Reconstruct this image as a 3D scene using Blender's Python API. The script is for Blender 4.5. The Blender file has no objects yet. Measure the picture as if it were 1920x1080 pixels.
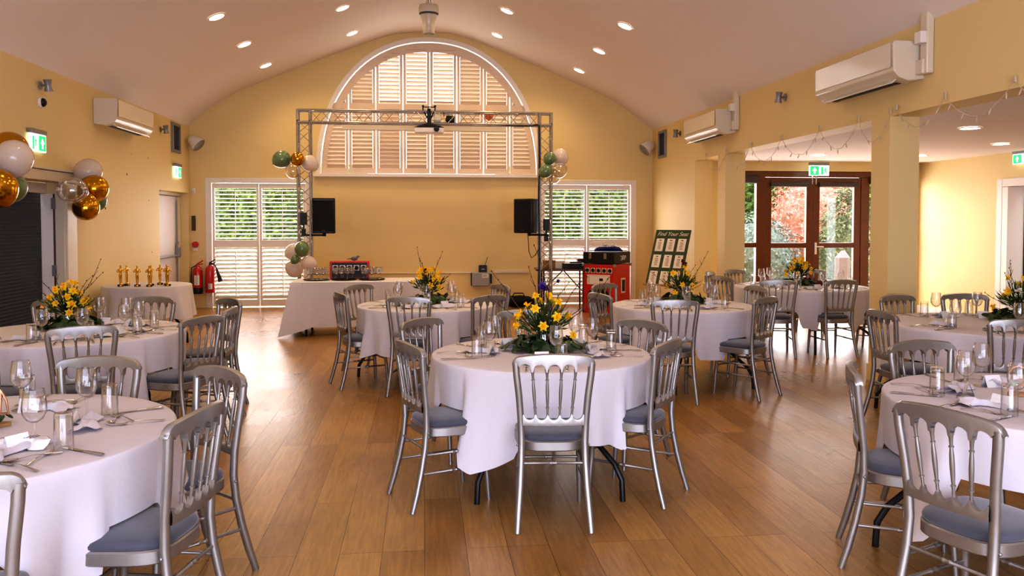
import bpy, math, random
from mathutils import Vector, Matrix
C = bpy.context.scene.collection
PI = math.pi
R = math.radians
rnd = random.Random(7)

# ------------------------------------------------------------------ materials
def mat(name, base, rough=.5, metal=0., spec=.5, noise=0., nscale=8., bump=0., bscale=60., coat=0., emit=None, estr=0., trans=0., sheen=0.):
    m = bpy.data.materials.new(name); m.use_nodes = True
    nt = m.node_tree; b = nt.nodes['Principled BSDF']
    b.inputs['Base Color'].default_value = (*base, 1)
    b.inputs['Roughness'].default_value = rough
    b.inputs['Metallic'].default_value = metal
    b.inputs['Specular IOR Level'].default_value = spec
    b.inputs['Coat Weight'].default_value = coat
    if coat: b.inputs['Coat Roughness'].default_value = .12
    if sheen:
        b.inputs['Sheen Weight'].default_value = sheen
    if emit:
        b.inputs['Emission Color'].default_value = (*emit, 1); b.inputs['Emission Strength'].default_value = estr
    tc = nt.nodes.new('ShaderNodeTexCoord')
    if noise:
        n = nt.nodes.new('ShaderNodeTexNoise'); n.inputs['Scale'].default_value = nscale; n.inputs['Detail'].default_value = 4
        nt.links.new(tc.outputs['Object'], n.inputs['Vector'])
        mx = nt.nodes.new('ShaderNodeMix'); mx.data_type = 'RGBA'
        mx.inputs['A'].default_value = tuple(c * (1 - noise) for c in base) + (1,)
        mx.inputs['B'].default_value = tuple(min(1, c * (1 + noise)) for c in base) + (1,)
        nt.links.new(n.outputs['Fac'], mx.inputs['Factor']); nt.links.new(mx.outputs['Result'], b.inputs['Base Color'])
    if bump:
        n2 = nt.nodes.new('ShaderNodeTexNoise'); n2.inputs['Scale'].default_value = bscale; n2.inputs['Detail'].default_value = 3
        nt.links.new(tc.outputs['Object'], n2.inputs['Vector'])
        bp = nt.nodes.new('ShaderNodeBump'); bp.inputs['Strength'].default_value = bump; bp.inputs['Distance'].default_value = .01
        nt.links.new(n2.outputs['Fac'], bp.inputs['Height']); nt.links.new(bp.outputs['Normal'], b.inputs['Normal'])
    if trans:
        t = nt.nodes.new('ShaderNodeBsdfTranslucent'); t.inputs['Color'].default_value = (*base, 1)
        ms = nt.nodes.new('ShaderNodeMixShader'); ms.inputs[0].default_value = trans
        out = nt.nodes['Material Output']
        nt.links.new(b.outputs[0], ms.inputs[1]); nt.links.new(t.outputs[0], ms.inputs[2]); nt.links.new(ms.outputs[0], out.inputs['Surface'])
    return m

def glass_mat(name, tint=(1, 1, 1), edge=.55, rough=.03, fac0=.035, dark=.42):
    m = bpy.data.materials.new(name); m.use_nodes = True; nt = m.node_tree
    for n in list(nt.nodes): nt.nodes.remove(n)
    out = nt.nodes.new('ShaderNodeOutputMaterial')
    tr = nt.nodes.new('ShaderNodeBsdfTransparent'); tr.inputs[0].default_value = (*tint, 1)
    gl = nt.nodes.new('ShaderNodeBsdfGlossy'); gl.inputs['Roughness'].default_value = rough
    gl.inputs[0].default_value = (1, 1, 1, 1)
    lw = nt.nodes.new('ShaderNodeLayerWeight'); lw.inputs['Blend'].default_value = .35
    mr = nt.nodes.new('ShaderNodeMapRange'); mr.inputs['To Min'].default_value = fac0; mr.inputs['To Max'].default_value = edge
    nt.links.new(lw.outputs['Facing'], mr.inputs['Value'])
    cr = nt.nodes.new('ShaderNodeValToRGB'); cr.color_ramp.elements[0].color = tuple(.97 * c for c in tint) + (1,); cr.color_ramp.elements[1].color = tuple(dark * c for c in tint) + (1,)
    cr.color_ramp.elements[0].position = .35
    nt.links.new(lw.outputs['Facing'], cr.inputs[0]); nt.links.new(cr.outputs[0], tr.inputs[0])
    ms = nt.nodes.new('ShaderNodeMixShader')
    nt.links.new(mr.outputs['Result'], ms.inputs[0]); nt.links.new(tr.outputs[0], ms.inputs[1]); nt.links.new(gl.outputs[0], ms.inputs[2])
    nt.links.new(ms.outputs[0], out.inputs['Surface'])
    return m

def floor_mat():
    m = bpy.data.materials.new('oak_boards'); m.use_nodes = True; nt = m.node_tree; L = nt.links
    b = nt.nodes['Principled BSDF']
    tc = nt.nodes.new('ShaderNodeTexCoord'); mp = nt.nodes.new('ShaderNodeMapping')
    mp.inputs['Rotation'].default_value = (0, 0, R(90)); L.new(tc.outputs['Object'], mp.inputs['Vector'])
    br = nt.nodes.new('ShaderNodeTexBrick'); br.offset = .37; br.offset_frequency = 3; br.squash = 1
    br.inputs['Scale'].default_value = 1; br.inputs['Brick Width'].default_value = 1.9; br.inputs['Row Height'].default_value = .2
    br.inputs['Mortar Size'].default_value = .0016; br.inputs['Mortar Smooth'].default_value = .3; br.inputs['Bias'].default_value = 0
    br.inputs['Color1'].default_value = (.35, .195, .060, 1); br.inputs['Color2'].default_value = (.48, .285, .098, 1)
    br.inputs['Mortar'].default_value = (.09, .042, .014, 1)
    L.new(mp.outputs[0], br.inputs['Vector'])
    mp2 = nt.nodes.new('ShaderNodeMapping'); mp2.inputs['Scale'].default_value = (22, 1.6, 1); L.new(tc.outputs['Object'], mp2.inputs['Vector'])
    n = nt.nodes.new('ShaderNodeTexNoise'); n.inputs['Scale'].default_value = 2.2; n.inputs['Detail'].default_value = 8; n.inputs['Roughness'].default_value = .65; n.inputs['Distortion'].default_value = .6
    L.new(mp2.outputs[0], n.inputs['Vector'])
    n2 = nt.nodes.new('ShaderNodeTexNoise'); n2.inputs['Scale'].default_value = 1.1; n2.inputs['Detail'].default_value = 3
    L.new(tc.outputs['Object'], n2.inputs['Vector'])
    # knots
    mp3 = nt.nodes.new('ShaderNodeMapping'); mp3.inputs['Scale'].default_value = (2.6, 1.1, 1); L.new(tc.outputs['Object'], mp3.inputs['Vector'])
    vo = nt.nodes.new('ShaderNodeTexVoronoi'); vo.inputs['Scale'].default_value = 1.0; L.new(mp3.outputs[0], vo.inputs['Vector'])
    kr = nt.nodes.new('ShaderNodeMapRange'); kr.inputs['From Min'].default_value = .02; kr.inputs['From Max'].default_value = .075; kr.inputs['To Min'].default_value = .35; kr.inputs['To Max'].default_value = 1
    L.new(vo.outputs['Distance'], kr.inputs['Value'])
    r1 = nt.nodes.new('ShaderNodeMapRange'); r1.inputs['From Min'].default_value = .3; r1.inputs['From Max'].default_value = .7; r1.inputs['To Min'].default_value = .74; r1.inputs['To Max'].default_value = 1.16
    L.new(n.outputs['Fac'], r1.inputs['Value'])
    r2 = nt.nodes.new('ShaderNodeMapRange'); r2.inputs['From Min'].default_value = .3; r2.inputs['From Max'].default_value = .7; r2.inputs['To Min'].default_value = .84; r2.inputs['To Max'].default_value = 1.12
    L.new(n2.outputs['Fac'], r2.inputs['Value'])
    m1 = nt.nodes.new('ShaderNodeMath'); m1.operation = 'MULTIPLY'; L.new(r1.outputs[0], m1.inputs[0]); L.new(r2.outputs[0], m1.inputs[1])
    m2 = nt.nodes.new('ShaderNodeMath'); m2.operation = 'MULTIPLY'; L.new(m1.outputs[0], m2.inputs[0]); L.new(kr.outputs[0], m2.inputs[1])
    vm = nt.nodes.new('ShaderNodeVectorMath'); vm.operation = 'SCALE'; L.new(br.outputs['Color'], vm.inputs[0]); L.new(m2.outputs[0], vm.inputs['Scale'])
    L.new(vm.outputs[0], b.inputs['Base Color'])
    rr = nt.nodes.new('ShaderNodeMapRange'); rr.inputs['To Min'].default_value = .22; rr.inputs['To Max'].default_value = .36
    L.new(n2.outputs['Fac'], rr.inputs['Value']); L.new(rr.outputs[0], b.inputs['Roughness'])
    b.inputs['Specular IOR Level'].default_value = .55
    bp = nt.nodes.new('ShaderNodeBump'); bp.inputs['Strength'].default_value = .25; bp.inputs['Distance'].default_value = .004
    ad = nt.nodes.new('ShaderNodeMath'); ad.operation = 'SUBTRACT'; L.new(n.outputs['Fac'], ad.inputs[0]); L.new(br.outputs['Fac'], ad.inputs[1])
    L.new(ad.outputs[0], bp.inputs['Height']); L.new(bp.outputs[0], b.inputs['Normal'])
    return m

def brick_mat():
    m = bpy.data.materials.new('red_bricks'); m.use_nodes = True; nt = m.node_tree; b = nt.nodes['Principled BSDF']
    tc = nt.nodes.new('ShaderNodeTexCoord'); mp = nt.nodes.new('ShaderNodeMapping'); mp.inputs['Rotation'].default_value = (R(90), 0, R(90))
    nt.links.new(tc.outputs['Object'], mp.inputs['Vector'])
    br = nt.nodes.new('ShaderNodeTexBrick'); br.inputs['Scale'].default_value = 1; br.inputs['Brick Width'].default_value = .225; br.inputs['Row Height'].default_value = .075
    br.inputs['Mortar Size'].default_value = .008; br.inputs['Color1'].default_value = (.34, .13, .07, 1); br.inputs['Color2'].default_value = (.22, .10, .07, 1); br.inputs['Mortar'].default_value = (.5, .45, .4, 1)
    nt.links.new(mp.outputs[0], br.inputs['Vector']); nt.links.new(br.outputs['Color'], b.inputs['Base Color']); b.inputs['Roughness'].default_value = .9
    return m

def leaf_mat(name, cols, scale=5.):
    m = bpy.data.materials.new(name); m.use_nodes = True; nt = m.node_tree; b = nt.nodes['Principled BSDF']
    tc = nt.nodes.new('ShaderNodeTexCoord'); n = nt.nodes.new('ShaderNodeTexNoise'); n.inputs['Scale'].default_value = scale; n.inputs['Detail'].default_value = 5; n.inputs['Roughness'].default_value = .8
    nt.links.new(tc.outputs['Object'], n.inputs['Vector'])
    cr = nt.nodes.new('ShaderNodeValToRGB'); e = cr.color_ramp.elements
    while len(e) < len(cols): e.new(.5)
    for i, c in enumerate(cols):
        e[i].position = .3 + .4 * i / (len(cols) - 1); e[i].color = (*c, 1)
    nt.links.new(n.outputs['Fac'], cr.inputs[0]); nt.links.new(cr.outputs[0], b.inputs['Base Color'])
    b.inputs['Roughness'].default_value = .45; b.inputs['Specular IOR Level'].default_value = .4
    return m

M = dict(
    wall=mat('cream_paint', (.80, .65, .335), .62, bump=.10, bscale=45, noise=.03, nscale=1.5),
    ceil=mat('ceiling_paint', (.88, .81, .78), .8, bump=.05, bscale=40),
    white=mat('white_gloss_paint', (.84, .79, .74), .35),
    shut_shaded=mat('shutter_white_shaded', (.76, .62, .49), .45),  # white shutter paint with the arch's indoor shade put into a tan colour
    shut=mat('shutter_white', (.86, .80, .76), .4),
    floor=floor_mat(),
    silver=mat('silver_paint', (.36, .35, .33), .37, metal=.72, noise=.12, nscale=14),
    velvet=mat('grey_blue_velvet', (.085, .092, .115), .85, noise=.25, nscale=12, sheen=.5),
    linen=mat('white_linen', (.70, .675, .705), .8, bump=.35, bscale=13, spec=.2),
    paper=mat('white_paper', (.88, .87, .88), .8),
    ink=mat('black_ink', (.03, .03, .05), .6),
    black=mat('black_plastic', (.012, .012, .013), .42),
    blackm=mat('black_metal', (.015, .015, .016), .4, metal=.3),
    steel=mat('cutlery_steel', (.62, .60, .58), .16, metal=1.),
    glass=glass_mat('clear_glass'),
    pane=glass_mat('window_glass', edge=.25, fac0=.03, dark=.9),
    vaseg=glass_mat('green_vase_glass', tint=(.45, .62, .5), edge=.6, fac0=.12),
    gold=mat('gold_metal', (.80, .50, .10), .24, metal=1.),
    goldb=mat('gold_balloon', (.62, .34, .03), .16, metal=1.),
    whiteb=mat('white_balloon', (.86, .78, .72), .25, coat=.6, trans=.35),
    greenb=mat('sage_balloon', (.16, .24, .12), .25, coat=.6),
    peachb=mat('peach_balloon', (.85, .40, .2), .3, trans=.3),
    clearb=glass_mat('clear_balloon', tint=(.93, .9, .86), edge=.75, fac0=.10, dark=.8),
    alu=mat('truss_aluminium', (.40, .37, .33), .35, metal=.9),
    cream=mat('cream_plastic', (.72, .65, .52), .3, coat=.3),
    acgloss=mat('glossy_white_panel', (.80, .76, .68), .08, coat=1.),
    grey=mat('grey_metal', (.32, .32, .33), .4, metal=.5),
    dgrey=mat('dark_grey_grille', (.10, .105, .12), .6),
    emis=mat('lit_diffuser', (1, 1, 1), .5, emit=(1, .86, .70), estr=14),
    green=mat('exit_green', (.02, .42, .16), .5, emit=(.03, .6, .22), estr=.9),
    exitw=mat('exit_white', (.9, .95, .92), .5, emit=(.85, 1, .92), estr=1.1),
    red=mat('red_paint', (.62, .03, .015), .38, noise=.1, nscale=6),
    redx=mat('extinguisher_red', (.55, .02, .02), .25, coat=.4),
    wood=mat('stained_timber', (.165, .055, .018), .35, noise=.25, nscale=9, coat=.2),
    dwood=mat('dark_tabletop', (.10, .05, .028), .35, noise=.2),
    lwood=mat('pale_wood', (.42, .25, .11), .5, noise=.2, nscale=20),
    rose=mat('rose_gold', (.55, .30, .17), .3, metal=.9),
    board=mat('board_green', (.045, .075, .03), .6),
    card=mat('cream_card', (.82, .74, .62), .7),
    blind=mat('blue_pleated_blind', (.06, .066, .095), .7),
    rollb=mat('grey_roller_blind', (.10, .085, .075), .8),
    carton=mat('brown_cardboard', (.36, .22, .10), .8, noise=.1),
    blue=mat('blue_fabric', (.012, .02, .16), .8),
    bag=mat('black_fabric', (.010, .010, .011), .85),
    yellow=mat('daffodil_yellow', (.95, .70, .03), .5, trans=.25),
    orange=mat('daffodil_trumpet', (.95, .50, .01), .5),
    iris=mat('iris_purple', (.06, .015, .20), .6),
    wine=mat('dark_red_petal', (.12, .012, .02), .6),
    cream_p=mat('cream_petal', (.85, .80, .62), .6),
    twig=mat('twig_bark', (.085, .045, .025), .8),
    stem=leaf_mat('flower_foliage', [(.012, .03, .010), (.04, .085, .02), (.09, .13, .03)], 14),
    euca=leaf_mat('eucalyptus_leaf', [(.018, .045, .018), (.045, .085, .035), (.09, .14, .07)], 9),
    hedge=leaf_mat('hedge_leaf', [(.015, .04, .010), (.10, .20, .03), (.38, .52, .12)], 5),
    holly=leaf_mat('variegated_leaf', [(.04, .07, .03), (.16, .22, .10), (.6, .6, .35)], 6),
    bluel=leaf_mat('grey_green_leaf', [(.08, .12, .10), (.24, .32, .28), (.55, .62, .58)], 9),
    photin=leaf_mat('red_green_leaf', [(.14, .26, .10), (.55, .22, .13), (.9, .42, .36), (.95, .6, .55)], 3.2),
    pave=mat('pale_paving', (.55, .52, .48), .9, noise=.1, nscale=2),
    postw=mat('weathered_grey_post', (.45, .42, .44), .8),
    brick=brick_mat(),
    wire=mat('clear_wire', (.62, .52, .40), .4),
    trayb=mat('black_tray', (.012, .012, .012), .3),
    dirt=mat('old_scuff', (.12, .08, .05), .9),
)

# ------------------------------------------------------------------ mesh helpers
class MB:
    def __init__(s): s.v = []; s.f = []
    def add(s, vs, fs, mtx=None):
        o = len(s.v)
        s.v += [tuple(mtx @ Vector(p)) for p in vs] if mtx else [tuple(p) for p in vs]
        s.f += [tuple(i + o for i in f) for f in fs]; return s
    def box(s, c, d, rot=None):
        x, y, z = d[0] / 2, d[1] / 2, d[2] / 2
        vs = [(-x, -y, -z), (x, -y, -z), (x, y, -z), (-x, y, -z), (-x, -y, z), (x, -y, z), (x, y, z), (-x, y, z)]
        fs = [(0, 3, 2, 1), (4, 5, 6, 7), (0, 1, 5, 4), (1, 2, 6, 5), (2, 3, 7, 6), (3, 0, 4, 7)]
        m = Matrix.Translation(c)
        if rot: m = m @ rot
        return s.add(vs, fs, m)
    def b2(s, x0, x1, y0, y1, z0, z1):
        return s.box(((x0 + x1) / 2, (y0 + y1) / 2, (z0 + z1) / 2), (abs(x1 - x0), abs(y1 - y0), abs(z1 - z0)))
    def tube(s, pts, r, n=8, sx=1., sy=1., up=(0, 0, 1), cap=True):
        pts = [Vector(p) for p in pts]; k = len(pts)
        rs = r if isinstance(r, (list, tuple)) else [r] * k
        vs = []; fs = []; prev = None
        for i, p in enumerate(pts):
            t = (pts[min(i + 1, k - 1)] - pts[max(i - 1, 0)])
            t = t.normalized() if t.length > 1e-9 else Vector((0, 0, 1))
            if prev is None:
                a = Vector(up)
                if abs(a.dot(t)) > .95: a = Vector((1, 0, 0)) if abs(t.x) < .9 else Vector((0, 1, 0))
                u = (a - t * a.dot(t)).normalized()
            else:
                u = prev - t * prev.dot(t); u = u.normalized() if u.length > 1e-6 else prev
            prev = u; w = t.cross(u)
            for j in range(n):
                a = 2 * PI * j / n + PI / n
                vs.append(p + u * math.cos(a) * rs[i] * sx + w * math.sin(a) * rs[i] * sy)
        for i in range(k - 1):
            for j in range(n):
                fs.append((i * n + j, i * n + (j + 1) % n, (i + 1) * n + (j + 1) % n, (i + 1) * n + j))
        if cap:
            fs.append(tuple(range(n - 1, -1, -1))); fs.append(tuple((k - 1) * n + j for j in range(n)))
        return s.add(vs, fs)
    def lathe(s, prof, n=20, mtx=None, cap=False):
        vs = []; fs = []; k = len(prof)
        for r, z in prof:
            for j in range(n):
                a = 2 * PI * j / n; vs.append((r * math.cos(a), r * math.sin(a), z))
        for i in range(k - 1):
            for j in range(n): fs.append((i * n + j, i * n + (j + 1) % n, (i + 1) * n + (j + 1) % n, (i + 1) * n + j))
        if cap:
            fs.append(tuple(range(n - 1, -1, -1))); fs.append(tuple((k - 1) * n + j for j in range(n)))
        return s.add(vs, fs, mtx)
    def prism(s, poly, t0, t1, mtx=None):          # polygon in xy, extruded along z
        n = len(poly)
        vs = [(x, y, t0) for x, y in poly] + [(x, y, t1) for x, y in poly]
        fs = [tuple(range(n - 1, -1, -1)), tuple(range(n, 2 * n))] + [(j, (j + 1) % n, n + (j + 1) % n, n + j) for j in range(n)]
        return s.add(vs, fs, mtx)
    def ball(s, c, r, n=14, k=9, sc=(1, 1, 1)):
        prof = [(max(1e-4, r * math.sin(PI * i / k)), -r * math.cos(PI * i / k)) for i in range(k + 1)]
        return s.lathe(prof, n, Matrix.Translation(c) @ Matrix.Diagonal((*sc, 1)))
    def grid(s, rows, close=False):
        k = len(rows); n = len(rows[0]); vs = [p for r_ in rows for p in r_]; fs = []
        for i in range(k - 1):
            for j in range(n if close else n - 1):
                fs.append((i * n + j, i * n + (j + 1) % n, (i + 1) * n + (j + 1) % n, (i + 1) * n + j))
        return s.add(vs, fs)
    def mesh(s, name, m, smooth=35):
        me = bpy.data.meshes.new(name); me.from_pydata(s.v, [], s.f); me.materials.append(m)
        if smooth:
            me.polygons.foreach_set('use_smooth', [True] * len(me.polygons)); me.set_sharp_from_angle(angle=R(smooth))
        me.update(); return me

def obj(name, mb, m, parent=None, smooth=35, loc=None, bevel=0, label=None):
    o = bpy.data.objects.new(name, mb.mesh(name, M[m] if isinstance(m, str) else m, smooth)); C.objects.link(o)
    if parent: o.parent = parent
    if loc: o.location = loc
    if bevel:
        b = o.modifiers.new('bevel', 'BEVEL'); b.width = bevel; b.segments = 2; b.limit_method = 'ANGLE'; b.harden_normals = False
    if label: o['label'] = label
    return o
def tag(o, label, cat, group=None, kind=None):
    o['label'] = label; o['category'] = cat
    if group: o['group'] = group
    if kind: o['kind'] = kind
    return o
def thing(name, label, cat, loc=(0, 0, 0), rz=0., group=None):
    o = bpy.data.objects.new(name, None); C.objects.link(o); o.location = loc; o.rotation_euler = (0, 0, rz); o.empty_display_size = .05
    return tag(o, label, cat, group)
def struct(name, mb=None, m=None, parent=None, smooth=35, bevel=0):
    if mb is None:
        o = bpy.data.objects.new(name, None); C.objects.link(o)
    else: o = obj(name, mb, m, parent, smooth, bevel=bevel)
    if not parent: o['kind'] = 'structure'
    return o
def dup(o, loc=None, rz=None, label=None, group=None, parent=None):
    c = o.copy(); C.objects.link(c); c.parent = parent
    if loc is not None: c.location = loc
    if rz is not None: c.rotation_euler = (0, 0, rz)
    if label: c['label'] = label
    if group: c['group'] = group
    for ch in list(o.children): dup(ch, parent=c)
    return c

# ------------------------------------------------------------------ the room
XL, XR, D, Y0 = -4.21, 4.40, 15.10, -1.7
YE = 12.66          # hall right wall ends here; opening to the annex nearer the camera
YA, XA, ZA = 12.85, 8.43, 2.57
PROF = [(-4.21, 3.29), (-4.15, 3.39), (-4.06, 3.48), (-3.89, 3.60), (-3.68, 3.745), (-3.5, 3.86), (-3.3, 3.965), (-3.05, 4.075), (-2.42, 4.33), (-1.69, 4.626), (-1.5, 4.70),
        (-.95, 4.915), (-.7, 5.0), (-.45, 5.06), (-.2, 5.09), (.1, 5.10), (.4, 5.09), (.65, 5.06), (.9, 4.99), (1.15, 4.90), (1.7, 4.69), (2.42, 4.40), (3.15, 4.10), (3.4, 3.99), (3.62, 3.885),
        (3.8, 3.775), (3.99, 3.64), (4.15, 3.53), (4.28, 3.43), (4.40, 3.33)]
def ceil_z(x):
    for (a, b), (c, d) in zip(PROF, PROF[1:]):
        if a <= x <= c: return b + (d - b) * (x - a) / (c - a)
    return PROF[0][1] if x < 0 else PROF[-1][1]

mb = MB(); mb.b2(XL - .6, XA + 1.6, Y0 - .1, D + .3, -.12, 0); struct('floor', mb, 'floor')
mb = MB(); ys = [Y0 - .1 + (D + .5 - Y0) * i / 12 for i in range(13)]
mb.grid([[(x, y, z) for x, z in PROF] for y in ys]); mb.grid([[(x, y, z + .15) for x, z in PROF][::-1] for y in ys])
struct('ceiling', mb, 'ceil', smooth=60)
mb = MB(); mb.b2(XR + .30, XA + .2, Y0, YA + .2, ZA, ZA + .12); struct('ceiling_annex', mb, 'ceil')

# far wall with two shutter openings and the arch
AX, AZ, AA, AB = .13, 2.44, 2.05, 2.515
W1 = (-3.89, -2.10); W2 = (2.20, 4.03); WH = 2.32
def arch_z(x):
    t = (x - AX) / AA
    return AZ + AB * math.sqrt(max(0, 1 - abs(t) ** 2.15)) if abs(t) < 1 else AZ
xs = sorted(set([p[0] for p in PROF] + [W1[0], W1[1], W2[0], W2[1], AX - AA, AX + AA] + [AX - AA * math.cos(PI * i / 48) for i in range(49)]))
mb = MB()
def quad_y(x0, x1, za0, za1, zb0, zb1, y):
    mb.add([(x0, y, za0), (x1, y, za1), (x1, y, zb1), (x0, y, zb0)], [(0, 1, 2, 3)])
for a, b in zip(xs, xs[1:]):
    if b - a < 1e-6: continue
    mid = (a + b) / 2; base = 0
    if W1[0] < mid < W1[1] or W2[0] < mid < W2[1]: base = WH
    for y in (D, D + .25):
        if AX - AA < mid < AX + AA:
            quad_y(a, b, base, base, max(AZ, base), max(AZ, base), y)
            quad_y(a, b, arch_z(a), arch_z(b), ceil_z(a) + .02, ceil_z(b) + .02, y)
            if y == D:
                mb.add([(a, D, arch_z(a)), (b, D, arch_z(b)), (b, D + .25, arch_z(b)), (a, D + .25, arch_z(a))], [(0, 1, 2, 3)])
        else:
            quad_y(a, b, base, base, ceil_z(a) + .02, ceil_z(b) + .02, y)
mb.add([(AX - AA, D, AZ), (AX + AA, D, AZ), (AX + AA, D + .25, AZ), (AX - AA, D + .25, AZ)], [(0, 1, 2, 3)])
for x0, x1 in (W1, W2):
    for x in (x0, x1): mb.add([(x, D, 0), (x, D + .25, 0), (x, D + .25, WH), (x, D, WH)], [(0, 1, 2, 3)])
    mb.add([(x0, D, WH), (x1, D, WH), (x1, D + .25, WH), (x0, D + .25, WH)], [(0, 1, 2, 3)])
struct('wall_far', mb, 'wall', smooth=0)

# left wall: doorway opening y 7.6..10.0, fire door recess y 13.39..15.0
mb = MB()
for y0, y1, z0, z1 in ((Y0, 7.6, 0, 3.31), (7.6, 10.0, 2.03, 3.31), (10.0, 13.39, 0, 3.31), (13.39, 15.0, 2.09, 3.31), (15.0, D, 0, 3.31)):
    mb.b2(XL - .22, XL, y0, y1, z0, z1)
struct('wall_left', mb, 'wall', smooth=0)
mb = MB(); mb.b2(XL - .5, XL - .44, 7.3, 10.6, 0, 2.4); struct('wall_left_lobby', mb, 'white')
mb = MB(); mb.b2(XL - .4, XL - .22, 13.1, D, 0, 2.3); struct('wall_left_recess', mb, 'wall')
# right wall and beam above the annex opening
mb = MB(); mb.b2(XR, XR + .3, YE, D + .02, 0, 3.35); mb.b2(XR, XR + .3, Y0, YE, ZA, 3.35); struct('wall_right', mb, 'wall', smooth=0)
for i, y in enumerate((7.18, 11.33)):
    mb = MB(); mb.b2(XR, XR + .30, y, y + .31, 0, ZA); mb.b2(XR - .012, XR + .312, y - .012, y + .322, 0, .16)
    struct('pillar', mb, 'wall', smooth=0)
# annex walls
GX0, GX1, GH = 4.92, 8.37, 2.42
mb = MB(); mb.b2(XR + .3, GX0, YA, YA + .2, 0, ZA); mb.b2(GX1, XA + .1, YA, YA + .2, 0, ZA); mb.b2(GX0, GX1, YA, YA + .2, GH, ZA)
struct('wall_annex_far', mb, 'wall', smooth=0)
mb = MB(); mb.b2(XA, XA + .3, 10.86, YA + .2, 0, ZA); mb.b2(XA, XA + .3, 9.3, 10.86, 2.10, ZA); mb.b2(XA, XA + .3, Y0, 9.3, 0, ZA)
struct('wall_annex_right', mb, 'wall', smooth=0)
# rear wall (behind the camera) with a wide glazed opening
mb = MB(); mb.b2(XL, -3.2, Y0 - .2, Y0, 0, 5.1); mb.b2(3.6, XA + .2, Y0 - .2, Y0, 0, 5.1); mb.b2(-3.2, 3.6, Y0 - .2, Y0, 2.7, 5.1); struct('wall_rear', mb, 'wall', smooth=0)
# skirting
for nm, b in (('baseboard_left', (XL, XL + .018, 10.1, 13.36, 0, .13)), ('baseboard_far', (W1[1] + .06, W2[0] - .06, D - .018, D, 0, .13)), ('baseboard_right', (XR - .018, XR, YE, D, 0, .13)),
              ('baseboard_annex', (XA - .02, XA, 10.98, YA, 0, .15))):
    mb = MB(); mb.b2(*b); struct(nm, mb, 'white', bevel=.004)
# trunking along the far wall
mb = MB(); mb.b2(1.32, 2.0, D - .03, D, .60, .65); mb.b2(-2.0, .9, D - .02, D, .60, .62); struct('trim_1', mb, 'cream', bevel=.004)

# ------------------------------------------------------------------ shutters in the far wall
def louvre(mb, x0, x1, zlist, y, depth, tilt, th=.009):
    for z in zlist:
        mb.box(((x0 + x1) / 2, y, z), (x1 - x0, depth, th), Matrix.Rotation(R(tilt), 4, 'X'))
def shutter_window(name, x0, x1):
    w = struct(name)
    mb = MB(); f = .055; y = D + .03
    mb.b2(x0 - .05, x0 + f, D - .015, D + .09, 0, WH + .05); mb.b2(x1 - f, x1 + .05, D - .015, D + .09, 0, WH + .05)
    mb.b2(x0 + f, x1 - f, D - .015, D + .09, WH - .04, WH + .05)
    obj('window_frame', mb, 'white', w, bevel=.004)
    xm = (x0 + x1) / 2
    for a, b in ((x0 + f + .006, xm - .004), (xm + .004, x1 - f - .006)):
        mb = MB(); st = .045
        mb.b2(a, a + st, y - .015, y + .015, .02, WH - .05); mb.b2(b - st, b, y - .015, y + .015, .02, WH - .05)
        for z0, z1 in ((.02, .14), (1.10, 1.235), (2.185, WH - .05)): mb.b2(a + st, b - st, y - .015, y + .015, z0, z1)
        p = obj('shutter_panel', mb, 'shut', w, bevel=.003)
        mb = MB(); louvre(mb, a + st, b - st, [1.27 + .0725 * i for i in range(13)], y, .07, 14)
        obj('upper_louvres', mb, 'shut', p)
        mb = MB(); louvre(mb, a + st, b - st, [.178 + .0735 * i for i in range(13)], y, .074, -47)
        obj('lower_louvres', mb, 'shut', p)
        mb = MB(); xc = (a + b) / 2
        mb.b2(xc - .006, xc + .006, y - .05, y - .038, .2, 1.05); mb.b2(xc - .006, xc + .006, y - .05, y - .038, 1.30, 2.15)
        obj('tilt_rod', mb, 'shut', p)
    mb = MB(); mb.b2(x0, x1, D + .19, D + .196, 0, WH); obj('pane', mb, 'pane', w)
    return w
shutter_window('window_1', *W1); shutter_window('window_2', *W2)
# arched window
w = struct('window_3')
def ell(a, b, th): 
    c, s_ = math.cos(th), math.sin(th)
    return AX + a * math.copysign(abs(c) ** (2 / 2.15), c), AZ + b * s_ ** (2 / 2.15)
def arch_ring(mb, a0, b0, a1, b1, y0, y1, n=48):
    rows = []
    for a, b, y in ((a0, b0, y0), (a1, b1, y0), (a1, b1, y1), (a0, b0, y1), (a0, b0, y0)):
        rows.append([(ell(a, b, PI * i / n)[0], y, ell(a, b, PI * i / n)[1]) for i in range(n + 1)])
    mb.grid(rows)
mb = MB(); arch_ring(mb, AA + .045, AB + .045, AA - .035, AB - .035, D - .03, D + .10); mb.b2(AX - AA - .09, AX + AA + .09, D - .09, D + .1, AZ - .035, AZ + .02)
obj('window_frame', mb, 'white', w, smooth=40)
ia, ib = AA - .05, AB - .05
def inner_h(x, a, b):
    t = abs((x - AX) / a); return AZ + b * (1 - t ** 2.15) ** (1 / 2.15) if t < 1 else AZ
mb = MB(); arch_ring(mb, ia, ib, ia - .105, ib - .17, D + .008, D + .052); obj('curved_rail', mb, 'shut_shaded', w, smooth=40)
NP = 8; pw = 2 * ia / NP; y = D + .03
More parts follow.
